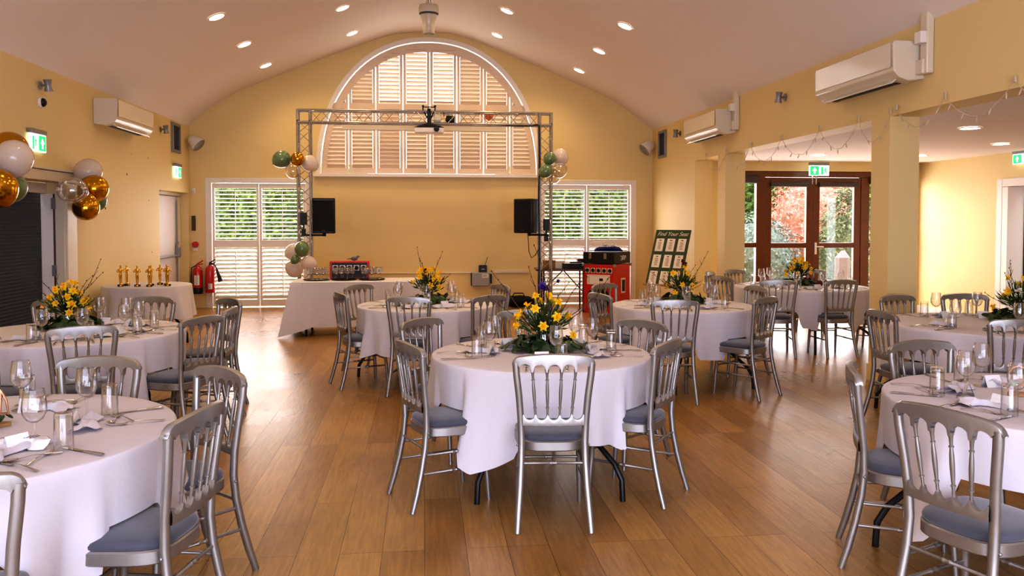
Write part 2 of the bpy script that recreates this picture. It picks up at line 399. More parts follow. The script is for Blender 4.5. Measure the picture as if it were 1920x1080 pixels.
for k in range(NP):
    a = AX - ia + k * pw + .007; b = a + pw - .014; st = .05
    mb = MB()
    for s0, s1 in ((a, a + st), (b - st, b)):
        h0 = inner_h(s0, ia - .05, ib - .07); h1 = inner_h(s1, ia - .05, ib - .07)
        if min(h0, h1) > AZ + .1:
            mb.add([(s0, y - .015, AZ + .03), (s1, y - .015, AZ + .03), (s1, y - .015, h1), (s0, y - .015, h0),
                    (s0, y + .015, AZ + .03), (s1, y + .015, AZ + .03), (s1, y + .015, h1), (s0, y + .015, h0)],
                   [(0, 1, 2, 3), (7, 6, 5, 4), (0, 4, 5, 1), (1, 5, 6, 2), (3, 2, 6, 7), (0, 3, 7, 4)])
    lo = a + st; hi = b - st
    mb.b2(lo, hi, y - .015, y + .015, AZ + .03, AZ + .13)
    if max(inner_h(lo, ia, ib), inner_h(hi, ia, ib)) > 3.8: mb.b2(lo, hi, y - .015, y + .015, 3.66, 3.77)
    p = obj('shutter_panel', mb, 'shut_shaded', w)
    for nm, z0, z1, tilt in (('lower_louvres', AZ + .165, 3.64, (-57, -57, -70, -57, -64, -63, -56, -58)[k]), ('upper_louvres', 3.80, 4.95, (-58, -62, -31, -31, -31, -60, -57, -58)[k])):
        mb = MB(); z = z0; any_ = False
        while z < z1:
            t = (z - AZ) / (ib - .09)
            if t < 1:
                hw = (ia - .07) * (1 - t ** 2.15) ** (1 / 2.15)
                l2, h2 = max(lo + .0045, AX - hw), min(hi - .0045, AX + hw)
                if h2 - l2 > .06: louvre(mb, l2, h2, [z], y, .082, tilt, .008); any_ = True
            z += .0735
        if any_: obj(nm, mb, 'shut_shaded', p)
mb = MB(); vs = [ell(AA, AB, PI * i / 48) for i in range(49)]
mb.add([(x, D + .2, z) for x, z in vs], [tuple(range(49))]); obj('pane', mb, 'pane', w)

# ------------------------------------------------------------------ doors
# left doorway with pleated blind
d = struct('door_1')
mb = MB()
mb.b2(XL - .10, XL + .005, 9.955, 9.998, 0, 2.025); mb.b2(XL + .001, XL + .032, 9.975, 10.24, 0, 2.028); mb.b2(XL - .218, XL + .03, 7.5, 10.24, 2.032, 2.15); mb.b2(XL + .001, XL + .055, 7.5, 10.28, 2.152, 2.18)
obj('architrave', mb, 'cream', d, bevel=.006)
mb = MB(); mb.b2(XL - .26, XL - .125, 9.96, 9.997, 0, 1.90); mb.b2(XL - .26, XL - .20, 7.5, 9.997, 1.905, 2.026); obj('inner_frame', mb, 'white', d, bevel=.005)
mb = MB(); n = 100
mb.grid([[(XL - .30 + (.008 if i % 2 else 0), yy, .02 + 1.95 * i / n) for i in range(n + 1)] for yy in (7.3, 10.2)]); obj('pleated_blind', mb, 'blind', d, smooth=0)
mb = MB(); mb.b2(XL - .124, XL - .101, 9.967, 9.997, 0, 1.9); obj('door_gap', mb, 'dirt', d)
mb = MB()
for z in (1.72, .93): mb.b2(XL - .14, XL - .085, 9.945, 9.956, z, z + .13)
obj('hinge', mb, 'grey', d, bevel=.003)
# fire door
d = struct('door_2')
mb = MB(); mb.b2(XL - .215, XL - .17, 13.42, 14.85, .01, 2.02); obj('door_panel', mb, mat('white_door', (.74, .69, .68), .5), d, bevel=.005)
mb = MB(); mb.b2(XL - .215, XL - .14, 14.86, 14.998, 0, 2.02); mb.b2(XL - .215, XL - .14, 13.393, 14.998, 2.03, 2.088); obj('door_frame', mb, 'cream', d, bevel=.004)
mb = MB(); mb.tube([(XL - .10, 13.5, .98), (XL - .10, 14.82, .98)], .018, 10); obj('push_bar', mb, 'grey', d)
for yy in (13.55, 14.78):
    mb = MB(); mb.b2(XL - .17, XL - .085, yy - .03, yy + .03, .94, 1.12); mb.tube([(XL - .16, yy, 1.10), (XL - .12, yy, 1.22)], .022, 8); obj('latch_box', mb, 'grey', d, bevel=.006)
mb = MB(); mb.tube([(XL - .15, 14.8, .1), (XL - .15, 14.8, 1.95)], .010, 8); obj('bolt_rod', mb, 'grey', d)
# annex doorway casing
d = struct('door_3')
mb = MB(); mb.b2(XA - .018, XA + .29, 10.74, 10.858, 0, 2.08); mb.b2(XA - .02, XA - .001, 10.86, 10.97, 0, 2.2); mb.b2(XA - .02, XA - .001, 9.3, 10.858, 2.085, 2.2); mb.b2(XA, XA + .29, 9.3, 10.74, 2.083, 2.098); obj('door_frame', mb, 'white', d, bevel=.005)
mb = MB(); mb.b2(XA + .24, XA + .28, 10.70, 10.74, 0, 2.08); mb.b2(XA + .25, XA + .27, 9.5, 10.7, 0.0, .06); obj('door_edge', mb, 'black', d)
mb = MB(); mb.b2(XA + 1.2, XA + 1.3, 8.0, 13.5, 0, 3); struct('wall_outside', mb, 'brick')
# garden doors, timber
d = struct('door_4')
mb = MB(); y0, y1 = YA + .03, YA + .13
mb.b2(GX0, GX1, y0, y1, GH - .10, GH); mb.b2(GX0, GX0 + .09, y0, y1, 0, GH - .1); mb.b2(GX1 - .09, GX1, y0, y1, 0, GH - .1)
PX = (5.62, 7.47)
for x in PX: mb.b2(x - .075, x + .075, y0, y1, 0, GH - .1)
for a, b in ((GX0 + .09, PX[0] - .075), (PX[1] + .075, GX1 - .09)):
    mb.b2(a, b, y0 + .02, y1 - .02, 0, .12); mb.b2(a, b, y0 + .02, y1 - .02, 1.14, 1.22)
obj('timber_frame', mb, 'wood', d, bevel=.006)
xm = (PX[0] + PX[1]) / 2
for a, b in ((PX[0] + .078, xm - .003), (xm + .003, PX[1] - .078)):
    mb = MB(); s_ = .115
    mb.b2(a, a + s_, y0 + .01, y1 - .02, .01, GH - .105); mb.b2(b - s_, b, y0 + .01, y1 - .02, .01, GH - .105)
    for z0, z1 in ((.01, .20), (1.13, 1.215), (2.20, GH - .105)): mb.b2(a + s_, b - s_, y0 + .01, y1 - .02, z0, z1)
    p = obj('door_leaf', mb, 'wood', d, bevel=.006)
    mb = MB(); mb.b2(a + s_, b - s_, y0 + .05, y0 + .056, .2, 2.2); obj('pane', mb, 'pane', p)
    mb = MB(); mb.tube([(a + .08, y0 - .02, 2.20), (b - .08, y0 - .02, 2.20)], .045, 12); obj('roller_blind', mb, 'rollb', p)
    hx = b - .03 if a < xm - .1 else a + .03
    mb = MB(); mb.b2(hx - .012, hx + .012, y0 - .02, y0 + .012, 2.20, 2.36); obj('bolt', mb, 'steel', p)
mb = MB(); mb.b2(xm + .03, xm + .065, y0 - .01, y0 + .012, 1.02, 1.22); mb.tube([(xm + .047, y0 - .03, 1.15), (xm + .17, y0 - .035, 1.15)], .010, 8); obj('handle', mb, 'white', d, bevel=.003)
for a, b in ((GX0 + .09, PX[0] - .075), (PX[1] + .075, GX1 - .09)):
    mb = MB(); mb.b2(a, b, y0 + .05, y0 + .056, .12, GH - .1); obj('pane', mb, 'pane', d)
    mb = MB(); mb.tube([(a, y0 - .02, 2.28), (b, y0 - .02, 2.28)], .07, 12); obj('roller_blind', mb, 'rollb', d)

# ------------------------------------------------------------------ garden
mb = MB(); mb.b2(-14, 20, D + .3, 40, -.15, -.03); mb.b2(XR + .35, 20, YA + .25, D + .3, -.15, -.03); struct('ground_outside', mb, 'pave')
def leaf_cloud(name, n, sample, size, m, label, cat, seed, core=None, kind=None, group=None):
    r = random.Random(seed); mb = MB()
    if core: core(mb)
    for _ in range(n):
        p, nrm = sample(r); nrm = Vector(nrm)
        nrm = (nrm + Vector((r.uniform(-.8, .8), r.uniform(-.8, .8), r.uniform(-.5, .9)))).normalized()
        t = nrm.cross(Vector((r.uniform(-1, 1), r.uniform(-1, 1), r.uniform(-1, 1)))).normalized(); u = nrm.cross(t)
        l = size * r.uniform(.6, 1.3); w_ = l * .42; p = Vector(p)
        mb.add([p - t * l * .5, p + u * w_ * .5 + nrm * l * .06, p + t * l * .5, p - u * w_ * .5 + nrm * l * .06], [(0, 1, 2, 3)])
    o = obj(name, mb, m, smooth=0); tag(o, label, cat, group, kind); return o
def wall_sampler(x0, x1, y, z0, z1):
    def f(r):
        return (r.uniform(x0, x1), y + r.uniform(-.22, .1), r.uniform(z0, z1)), (0, -1, .2)
    return f
def blob_sampler(c, rad, taper=0):
    def f(r):
        th = r.uniform(0, 2 * PI); cz = r.uniform(-.85, 1); s_ = math.sqrt(max(0, 1 - cz * cz)); q = r.uniform(.8, 1.04)
        tp = 1 - taper * (cz + .85) / 1.85
        nx, ny = s_ * math.cos(th), s_ * math.sin(th)
        return (c[0] + nx * rad[0] * q * tp, c[1] + ny * rad[1] * q * tp, max(-.02, c[2] + cz * rad[2] * q)), (nx, ny, cz)
    return f
def blob_core(c, rad): return lambda mb: mb.ball(c, 1, 16, 10, tuple(q * .8 for q in rad))
leaf_cloud('hedge', 5200, wall_sampler(-4.9, -1.2, 17.3, 0, 2.75), .15, 'hedge', 'tall green hedge outside the shutters beside the fire extinguishers', 'hedge', 1, lambda mb: mb.b2(-4.9, -1.2, 17.4, 17.9, -.03, 2.7))
leaf_cloud('hedge', 5200, wall_sampler(1.6, 5.8, 17.3, 0, 2.75), .15, 'hedge', 'tall green hedge outside the shutters behind the red speaker cabinet', 'hedge', 2, lambda mb: mb.b2(1.6, 5.8, 17.4, 17.9, -.03, 2.7))
leaf_cloud('laurel_hedge', 5200, wall_sampler(6.3, 14.0, 20.6, 0, 3.6), .24, 'hedge', 'tall laurel hedge at the back of the garden', 'hedge', 3, lambda mb: mb.b2(6.3, 14.0, 20.7, 21.3, -.03, 3.5))
leaf_cloud('grey_green_shrub', 3000, blob_sampler((6.95, 16.2, .75), (.95, .8, 1.0)), .10, 'bluel', 'rounded grey green shrub outside the narrow side pane', 'shrub', 4, blob_core((6.95, 16.2, .75), (.95, .8, 1.0)))
leaf_cloud('photinia_shrub', 6000, blob_sampler((9.45, 18.6, 1.28), (1.25, 1.0, 1.6)), .11, 'photin', 'large shrub with red new leaves seen through the garden doors', 'shrub', 5, blob_core((9.45, 18.6, 1.4), (1.25, 1.0, 1.4)))
leaf_cloud('variegated_shrub', 4200, blob_sampler((9.0, 16.3, 1.0), (.85, .75, 1.3), .45), .10, 'holly', 'clipped variegated shrub tapering upward behind the grey post', 'shrub', 6, blob_core((8.95, 16.3, .8), (.6, .55, 1.1)))
mb = MB(); mb.b2(-.11, .11, -.09, .09, -.03, .88); mb.prism([(-.11, -.09), (.11, -.09), (.11, .09), (-.11, .09)], .88, .882)
mb.add([(-.11, -.09, .88), (.11, -.09, .88), (.11, .09, .88), (-.11, .09, .88), (-.02, 0, 1.02), (.05, 0, 1.02)], [(0, 1, 5, 4), (1, 2, 5), (2, 3, 4, 5), (3, 0, 4)])
o = obj('garden_post', mb, 'postw', loc=(8.02, 14.6, 0)); tag(o, 'weathered grey garden post with a sloping top outside the doors', 'post')

# ------------------------------------------------------------------ downlights
def downlight(loc, nrm, label, group, first=[None]):
    if first[0] is None:
        t = thing('downlight', label, 'ceiling light', group=group)
        mb = MB(); mb.lathe([(.115, -.001), (.118, -.008), (.098, -.012), (.092, -.002)], 28); obj('rim', mb, 'white', t)
        mb = MB(); mb.lathe([(.0005, -.005), (.094, -.005)], 28); obj('diffuser', mb, 'emis', t)
        first[0] = t
    else: t = dup(first[0], label=label, group=group)
    t.rotation_mode = 'QUATERNION'; t.rotation_quaternion = Vector((0, 0, -1)).rotation_difference(Vector(nrm)); t.location = loc
    return t
def spot(loc, e, size=150, col=(1, .71, .40), r=.09, aim=(0, 0, -1)):
    l = bpy.data.lights.new('downlight_lamp', 'SPOT'); l.energy = e; l.color = col; l.spot_size = R(size); l.spot_blend = .9; l.shadow_soft_size = r
    o = bpy.data.objects.new('downlight_lamp', l); C.objects.link(o); o.location = loc
    o.rotation_mode = 'QUATERNION'; o.rotation_quaternion = Vector((0, 0, -1)).rotation_difference(Vector(aim))
E_SPOT = 50
rown = {14.08: 'nearest the arched window', 12.45: 'in the middle visible row', 10.83: 'nearest the camera'}
for x, side in ((-2.66, 'low on the trophy side slope'), (-1.21, 'high on the trophy side slope'), (1.30, 'high on the pillar side slope'), (2.76, 'low on the pillar side slope')):
    for y in (14.08, 12.45, 10.83, 9.2, 7.57, 5.94, 4.31, 2.68, 1.05):
        z = ceil_z(x); e = .05
        s_ = (ceil_z(x + e) - ceil_z(x - e)) / (2 * e); n_ = Vector((s_, 0, -1)).normalized()
        if y in (14.08, 12.45) or (y == 10.83 and abs(x) > 2):
            downlight((x + n_.x * .002, y, z + n_.z * .002), n_, f'round recessed ceiling light {side}, {rown[y]}', 'hall downlights')
        if round((y - 1.05) / 1.63) % 2 == (0 if abs(x) > 2 else 1) and y > 5 or y > 12:
            spot((x + n_.x * .03, y, z - .03), E_SPOT, aim=n_)
for x, y, l in ((5.76, 7.93, 'above the table beside the doorway'), (7.33, 9.5, 'near the doorway wall'), (5.85, 11.38, 'just before the garden doors exit sign'), (7.41, 11.3, 'beside the tall pillar near the garden doors')):
    downlight((x, y, ZA - .002), (0, 0, -1), f'round recessed annex ceiling light {l}', 'annex downlights')
for x, y in ((5.76, 7.93), (7.33, 9.5), (5.85, 11.38), (7.41, 11.3), (5.8, 4.5), (7.4, 6.0)): spot((x, y, ZA - .03), 20, col=(1, .82, .60))

# ------------------------------------------------------------------ chairs
def make_chair():
    t = thing('banquet_chair', 'x', 'chair')
    cy = lambda x, b=.034: -b * (1 - (x / .2) ** 2)
    # posts
    for s_ in (-1, 1):
        pts = []; rs = []
        for z, x, y in ((0, .187, -.075), (.10, .180, -.045), (.22, .171, -.015), (.34, .165, .008), (.45, .163, .018), (.56, .167, .014), (.68, .176, .0), (.80, .190, -.014), (.86, .1935, -.018)):
            pts.append((s_ * x, y, z)); rs.append(.0185 if z > .05 else .016)
        mb = MB(); mb.tube(pts, rs, 8, 1.02, .92, up=(1, 0, 0)); mb.ball((s_ * .183, .02, .425), .007, 8, 5)
        obj('back_post', mb, 'silver', t, smooth=50)
    # top rail
    mb = MB(); N = 84; X = .2125; front = []; r0 = .0345
    cols = []
    for i in range(N + 1):
        x = -X + 2 * X * i / N; ax = abs(x)
        zt = .885 + .022 * (1 - (x / X) ** 2)
        if ax > X - .04: zt -= .04 - math.sqrt(max(0, .04 ** 2 - (ax - (X - .04)) ** 2))
        if ax > .178: zb = .845
        else:
            c = round(x / .0735) * .0735; c = max(-.147, min(.147, c)); dd = abs(x - c)
            zb = .818 + math.sqrt(r0 ** 2 - dd ** 2) if dd < r0 else .812
            if dd >= r0 - .004 and ax < .15: zb = min(zb, .812)
        yc = -.014 + cy(x, .030); th = .0145
        cols.append([(x, yc + th * .6, zt - .004 if zt - .004 > zb else zb), (x, yc, zt), (x, yc - th, zt - .006), (x, yc - th * 1.1, (zt + zb) / 2), (x, yc - th, zb), (x, yc + th, zb), (x, yc + th * 1.1, (zt + zb) / 2), (x, yc + th, zt - .006)])
    k = len(cols)
    mb.grid([c for c in cols], close=True); n8 = 8
    mb.f.append(tuple(range(8))); mb.f.append(tuple((k - 1) * 8 + j for j in range(7, -1, -1)))
    obj('top_rail', mb, 'silver', t, smooth=50)
    # lower rail
    mb = MB(); X = .158; cols = []; N = 60
    for i in range(N + 1):
        x = -X + 2 * X * i / N
        c = round(x / .0615) * .0615; dd = abs(x - c); r0 = .027
        zt = .588 - math.sqrt(r0 ** 2 - dd ** 2) if dd < r0 else .590
        zb = .532; yc = .014 + cy(x, .022); th = .012
        cols.append([(x, yc - th, zt), (x, yc - th * 1.2, (zt + zb) / 2), (x, yc - th, zb), (x, yc + th, zb), (x, yc + th * 1.2, (zt + zb) / 2), (x, yc + th, zt)])
    mb.grid(cols, close=True); obj('lower_rail', mb, 'silver', t, smooth=50)
    # spindles
    for i in range(4):
        xt = (-.110 + .0735 * i); xb = (-.0923 + .0615 * i)
        mb = MB(); P = Vector((xb, .014 + cy(xb, .022), .582)); Q = Vector((xt, -.014 + cy(xt, .030), .825))
        pr = [(0, .006), (.10, .006), (.16, .0065), (.165, .0095), (.185, .0095), (.19, .006), (.35, .0085), (.5, .0095), (.65, .0085), (.76, .006), (.765, .0095), (.785, .0095), (.79, .006), (.9, .0075), (1, .012)]
        mb.tube([P.lerp(Q, a) for a, _ in pr], [b for _, b in pr], 8); obj('spindle', mb, 'silver', t, smooth=50)
    # seat outline
    def outline(inset):
        pts = []; q = 40
        for i in range(q):
            a = 2 * PI * i / q; c, s_ = math.cos(a), math.sin(a)
            e = .55; px = math.copysign(abs(c) ** e, c); py = math.copysign(abs(s_) ** e, s_)
            y = .215 + (.195 - inset) * py; wd = .168 + .036 * (y - .02) / .39 - inset
            pts.append((px * wd, y))
        return pts
    mb = MB(); o0 = outline(0); o1 = outline(.006)
    mb.grid([[(x, y, .388) for x, y in o1], [(x, y, .394) for x, y in o0], [(x, y, .435) for x, y in o0], [(x, y, .441) for x, y in o1]], close=True)
    q = len(o0); mb.f.append(tuple(range(q - 1, -1, -1))); mb.f.append(tuple(3 * q + j for j in range(q)))
    obj('seat_frame', mb, 'silver', t, smooth=40)
    mb = MB(); rows = []
    for ins, z in ((.010, .441), (.004, .448), (.003, .458), (.008, .468), (.03, .478), (.07, .486), (.12, .489), (.16, .490)): rows.append([(x, y, z) for x, y in outline(ins)])
    mb.grid(rows, close=True); mb.f.append(tuple((len(rows) - 1) * q + j for j in range(q)))
    obj('seat_pad', mb, 'velvet', t, smooth=60)
    for s_ in (-1, 1):
        mb = MB(); a = Vector((s_ * .165, .36, .40)); b = Vector((s_ * .176, .39, 0))
        pr = [(0, .018), (.1, .019), (.13, .014), (.16, .014), (.17, .019), (.2, .019), (.22, .015), (.5, .0165), (.95, .012), (1, .012)]
        mb.tube([a.lerp(b, p) for p, _ in pr], [r_ for _, r_ in pr], 10); obj('leg', mb, 'silver', t, smooth=50)
    def rod(p, q):
        mb = MB(); p, q = Vector(p), Vector(q); pr = [(0, .0075), (.44, .0075), (.45, .0105), (.47, .0105), (.48, .0085), (.52, .0085), (.53, .0105), (.55, .0105), (.56, .0075), (1, .0075)]
        mb.tube([p.lerp(q, a) for a, _ in pr], [b for _, b in pr], 8); obj('stretcher', mb, 'silver', t, smooth=50)
    for s_ in (-1, 1):
        rod((s_ * .167, .0, .30), (s_ * .168, .366, .30)); rod((s_ * .172, -.02, .20), (s_ * .171, .375, .20))
    rod((-.165, .006, .335), (.165, .006, .335)); rod((-.169, .368, .26), (.169, .368, .26))
    return t
TB = {  # centre, radius, description
    'T1': (.73, 4.96, .68, 'the central iris table'),
    'T2': (-1.76, 3.27, .75, 'the front favour packet table'),
    'T3': (2.85, 3.36, .69, 'the table before the pillar'),
    'T4': (-2.60, 6.30, .77, 'the table by the blue doorway'),
    'T5': (.03, 8.00, .68, 'the table before the drinks'),
    'T6': (2.55, 7.68, .69, 'the table before the seating board'),
    'T7': (4.80, 9.75, .82, 'the table by the garden doors'),
    'T8': (4.55, 5.97, .80, 'the table by the side doorway'),
}
SEATS = {
    'T1': [(.657, 4.008, 355), (-.065, 4.486, 292), (-.003, 5.536, 228), (1.36, 4.404, 52), (1.46, 5.275, 127), (.75, 5.98, 180)],
    'T2': [(-.831, 2.968, 78), (-.943, 3.752, 135), (-1.60, 4.12, 172), (-1.29, 2.25, 20)],
    'T3': [(1.885, 2.68, 291), (2.03, 3.53, 243), (2.775, 4.17, 186)],
    'T4': [(-2.193, 5.42, 20), (-1.587, 5.877, 63), (-1.527, 6.47, 90), (-1.696, 7.165, 131), (-2.398, 7.40, 166), (-3.15, 7.32, 215), (-2.80, 5.30, 343)],
    'T5': [(-.77, 7.729, 292), (-.677, 8.632, 229), (-.13, 7.22, 345), (.58, 7.29, 37), (.802, 8.47, 111)],
    'T6': [(2.15, 6.68, 352), (3.02, 6.84, 37), (1.659, 7.364, 289), (1.957, 8.475, 216), (3.416, 7.971, 97)],
    'T7': [(4.08, 8.84, 345), (4.80, 8.78, 2), (3.673, 9.519, 288), (3.839, 10.374, 235), (4.339, 10.767, 208), (5.416, 10.718, 150), (5.62, 9.02, 48)],
    'T8': [(3.46, 5.686, 268), (4.308, 6.85, 196), (5.0, 6.90, 165), (4.09, 5.10, 348)],
}
SECT = ['pillar', 'far pillar', 'far', 'far trophy', 'trophy', 'near trophy', 'near', 'near pillar']
def seat_names(t):
    cx, cy, r, _ = TB[t]; used = {}; out = []
    for x, y, a in SEATS[t]:
        an = math.degrees(math.atan2(y - cy, x - cx)) % 360
        nm = SECT[round(an / 45) % 8]
        if nm in used:
            nm = SECT[round(an / 45) % 8] + (' second' if True else '')
            nm = {'far second': 'far inner', 'near second': 'near inner', 'near pillar second': 'near outer', 'near trophy second': 'near outer', 'far trophy second': 'far outer', 'pillar second': 'middle pillar', 'trophy second': 'middle trophy', 'far pillar second': 'far middle'}.get(nm, nm)
        used[nm] = 1; out.append((nm, an))
    return out
chair0 = make_chair(); used0 = False
for t in TB:
    for (x, y, a), (nm, an) in zip(SEATS[t], seat_names(t)):
        lb = f'silver spindle back chair on the {nm} side of {TB[t][3]}'
        if not used0: c = chair0; used0 = True; c.location = (x, y, 0); c.rotation_euler = (0, 0, R(a)); c['label'] = lb; c['group'] = 'silver banquet chairs'
        else: dup(chair0, (x, y, 0), R(a), lb, 'silver banquet chairs')

# ------------------------------------------------------------------ tables and cloths
def round_table(loc, r, label, rot=0, group='round folding tables'):
    t = thing('round_table', label, 'table', loc, rot, group)
    mb = MB(); mb.lathe([(.001, .72), (r - .015, .72), (r - .01, .725), (r - .01, .738), (r - .015, .742), (.001, .742)], 48); obj('tabletop', mb, 'lwood', t)
    k = r / .68
    for sx in (-1, 1):
        for sy in (-1, 1):
            mb = MB(); P = [(sx * .20 * k, sy * .30 * k, .715), (sx * .21 * k, sy * .34 * k, .50), (sx * .23 * k, sy * .40 * k, .38), (sx * .29 * k, sy * .47 * k, .29), (sx * .37 * k, sy * .545 * k, .20), (sx * .405 * k, sy * .58 * k, .12), (sx * .41 * k, sy * .585 * k, 0)]
            mb.tube(P, .016, 10); obj('leg', mb, 'blackm', t)
        mb = MB(); mb.tube([(sx * .20 * k, -.30 * k, .66), (sx * .20 * k, .30 * k, .66)], .012, 8); obj('cross_bar', mb, 'blackm', t)
    return t
def round_cloth(c, r, chairs, label, seed, corner=35., over=.42, extra=.13, group='white round tablecloths'):
    rg = random.Random(seed); n = 192; mb = MB(); ph = [rg.uniform(0, 6.28) for _ in range(4)]
    def low(an):
        d_ = min(abs((an - corner - 90 * k + 180) % 360 - 180) for k in range(4))
        ov = over + extra * max(0, 1 - d_ / 26) + .018 * math.sin(R(an) * 5 + ph[0])
        lift = 1.
        for ca, half in chairs:
            q = abs((an - ca + 180) % 360 - 180)
            f = min(1, max(0, (q - half) / 4.5)); f = f * f * (3 - 2 * f)
            lift = min(lift, f)
        return .25 + (ov - .25) * lift, lift
    rows = [[(1e-4 * math.cos(2 * PI * j / n), 1e-4 * math.sin(2 * PI * j / n), .7475) for j in range(n)]]
    for q in (.5, .85): rows.append([(r * q * math.cos(2 * PI * j / n), r * q * math.sin(2 * PI * j / n), .7475) for j in range(n)])
    K = 14
    edge = [(r - .006, .7475), (r + .001, .7445), (r + .004, .738)]
    for rr, z in edge: rows.append([(rr * math.cos(2 * PI * j / n), rr * math.sin(2 * PI * j / n), z) for j in range(n)])
    lows = [low(360. * j / n) for j in range(n)]
    for k in range(1, K + 1):
        row = []
        for j in range(n):
            an = 2 * PI * j / n; ov, lift = lows[j]; s_ = k / K; t_ = s_ ** 1.2
            d_ = min(abs((math.degrees(an) - corner - 90 * q + 180) % 360 - 180) for q in range(4))
            cf = max(0, 1 - d_ / 22)
            fold = .020 * math.sin(an * 9 + ph[1]) + .014 * math.sin(an * 17 + ph[2]) + .012 * abs(math.sin(an * 6 + ph[3])) + .085 * cf - .050 * max(0, 1 - abs(d_ - 22) / 11)
            hang = (ov - .225) / .2
            rr = r + .005 + t_ * (.012 + fold * min(1, max(.25, hang)) * lift + (.012 if lift > .5 else 0) - .02 * (1 - lift))
            z = .738 - (ov - .01) * s_
            row.append((rr * math.cos(an), rr * math.sin(an), z))
        rows.append(row)
    mb.grid(rows, close=True)
    o = obj('tablecloth', mb, 'linen', smooth=60, loc=c); tag(o, label, 'tablecloth', group); return o
ROT = {'T1': -3, 'T2': 20, 'T3': 35, 'T4': 15, 'T5': 40, 'T6': 12, 'T7': 20, 'T8': 30}
CORN = {'T1': -38, 'T2': -62, 'T3': 15, 'T4': -45, 'T5': -70, 'T6': -52, 'T7': -84, 'T8': 30}
for i, t in enumerate(TB):
    cx, cy, r, ds = TB[t]
    round_table((cx, cy, 0), r, f'round folding table under {ds.replace("the table", "the cloth of the table", 1) if ds.startswith("the table") else ds}' if False else f'round folding table with black legs, {ds}', R(ROT[t]))
    ch = [(an, math.degrees(math.asin(min(.9, .13 / r)))) for _, an in seat_names(t)]
    round_cloth((cx, cy, 0), r, ch, f'white linen cloth draped over {ds}', 20 + i, CORN[t])

# ------------------------------------------------------------------ table ware
def make_knife():
    mb = MB(); L_ = .23
    mb.tube([(0, -.115, .006), (0, -.10, .007), (0, -.04, .006), (0, -.012, .005)], [.005, .0062, .0048, .004], 8, .7, 1.25)
    mb.add([(-.004, -.012, .005), (.006, -.012, .005), (.0095, .05, .004), (.0075, .095, .003), (.0, .118, .002), (-.0045, .09, .002), (-.005, .03, .003)],
           [(0, 1, 2, 3, 4, 5, 6)])
    mb.add([(-.004, -.012, .003), (.006, -.012, .003), (.0095, .05, .002), (.0075, .095, .0015), (.0, .118, .001), (-.0045, .09, .001), (-.005, .03, .0015)],
           [(6, 5, 4, 3, 2, 1, 0)])
    return mb
def make_fork(sc=1.):
    mb = MB(); H = [(-.105, .004, .0065), (-.06, .008, .005), (-.01, .012, .0028), (.025, .010, .003), (.04, .006, .008)]
    mb.tube([(0, y * sc, z) for y, z, _ in H], [w * sc for _, _, w in H], 8, .35, 1., up=(0, 0, 1))
    mb.tube([(0, .036 * sc, .0065), (0, .052 * sc, .004), (0, .062 * sc, .004)], [.009 * sc, .0125 * sc, .012 * sc], 8, .18, 1.)
    for i in range(4):
        x = (-.0088 + .00587 * i) * sc
        mb.tube([(x, .058 * sc, .004), (x, .085 * sc, .005), (x * .95, .108 * sc, .010)], [.0019, .0017, .001], 6)
    return mb
def make_spoon(sc=1.):
    mb = MB(); H = [(-.095, .004, .006), (-.05, .009, .0045), (0, .012, .0027), (.03, .009, .003), (.045, .007, .006)]
    mb.tube([(0, y * sc, z) for y, z, _ in H], [w * sc for _, _, w in H], 8, .35, 1.)
    rows = []
    for q, z in ((1., .010), (.75, .006), (.4, .0035), (.02, .003)):
        rows.append([(q * .0175 * sc * math.cos(2 * PI * j / 18), (.066 + q * .027 * math.sin(2 * PI * j / 18)) * sc, z) for j in range(18)])
    mb.grid(rows, close=True); return mb
def make_wine():
    t = thing('wine_glass', 'x', 'wine glass')
    mb = MB(); mb.lathe([(.001, .088), (.012, .089), (.026, .099), (.036, .118), (.0385, .138), (.036, .165), (.031, .200), (.0302, .2005), (.0345, .165), (.037, .138), (.0345, .119), (.025, .101), (.012, .0915), (.001, .090)], 24); obj('bowl', mb, 'glass', t, smooth=60)
    mb = MB(); mb.lathe([(.010, .006), (.005, .012), (.0038, .03), (.0038, .07), (.006, .084), (.010, .089)], 12); obj('stem', mb, 'glass', t, smooth=60)
    mb = MB(); mb.lathe([(.001, .006), (.012, .006), (.034, .0025), (.036, .0005), (.001, .0003)], 24); obj('foot', mb, 'glass', t, smooth=60)
    return t
def make_tumbler():      # standing upside down: rim on the cloth, heavy base on top
    mb = MB(); mb.lathe([(.0335, .0005), (.0335, .002), (.0310, .131), (.0295, .134), (.001, .134), (.001, .118), (.0275, .117), (.0290, .112), (.0315, .002), (.0315, .0005)], 24)
    return mb
def make_napkin(seed):
    r = random.Random(seed); mb = MB(); n = 15; m_ = 9; rows = []
    a, b, c_ = r.uniform(0, 6), r.uniform(0, 6), r.uniform(0, 6)
    for i in range(n):
        row = []; s_ = i / (n - 1)
        wd = .045 * (1 - .62 * math.exp(-((s_ - .45) / .13) ** 2)) + .012 * math.sin(5 * s_ + a)
        for j in range(m_):
            q = -1 + 2 * j / (m_ - 1)
            z = .004 + .028 * (1 - q * q) * (.45 + .55 * abs(math.sin(3.2 * s_ * PI / 2 + b))) + .010 * max(0, math.sin(7 * q + 6 * s_ + c_))
            row.append(((s_ - .5) * .21 + .012 * math.sin(4 * q + b), q * wd + .012 * math.sin(3 * s_ * PI + a), z))
        rows.append(row)
    mb.grid(rows); mb.grid([[(x, y, .0008) for x, y, z in rw][::-1] for rw in rows]); return mb
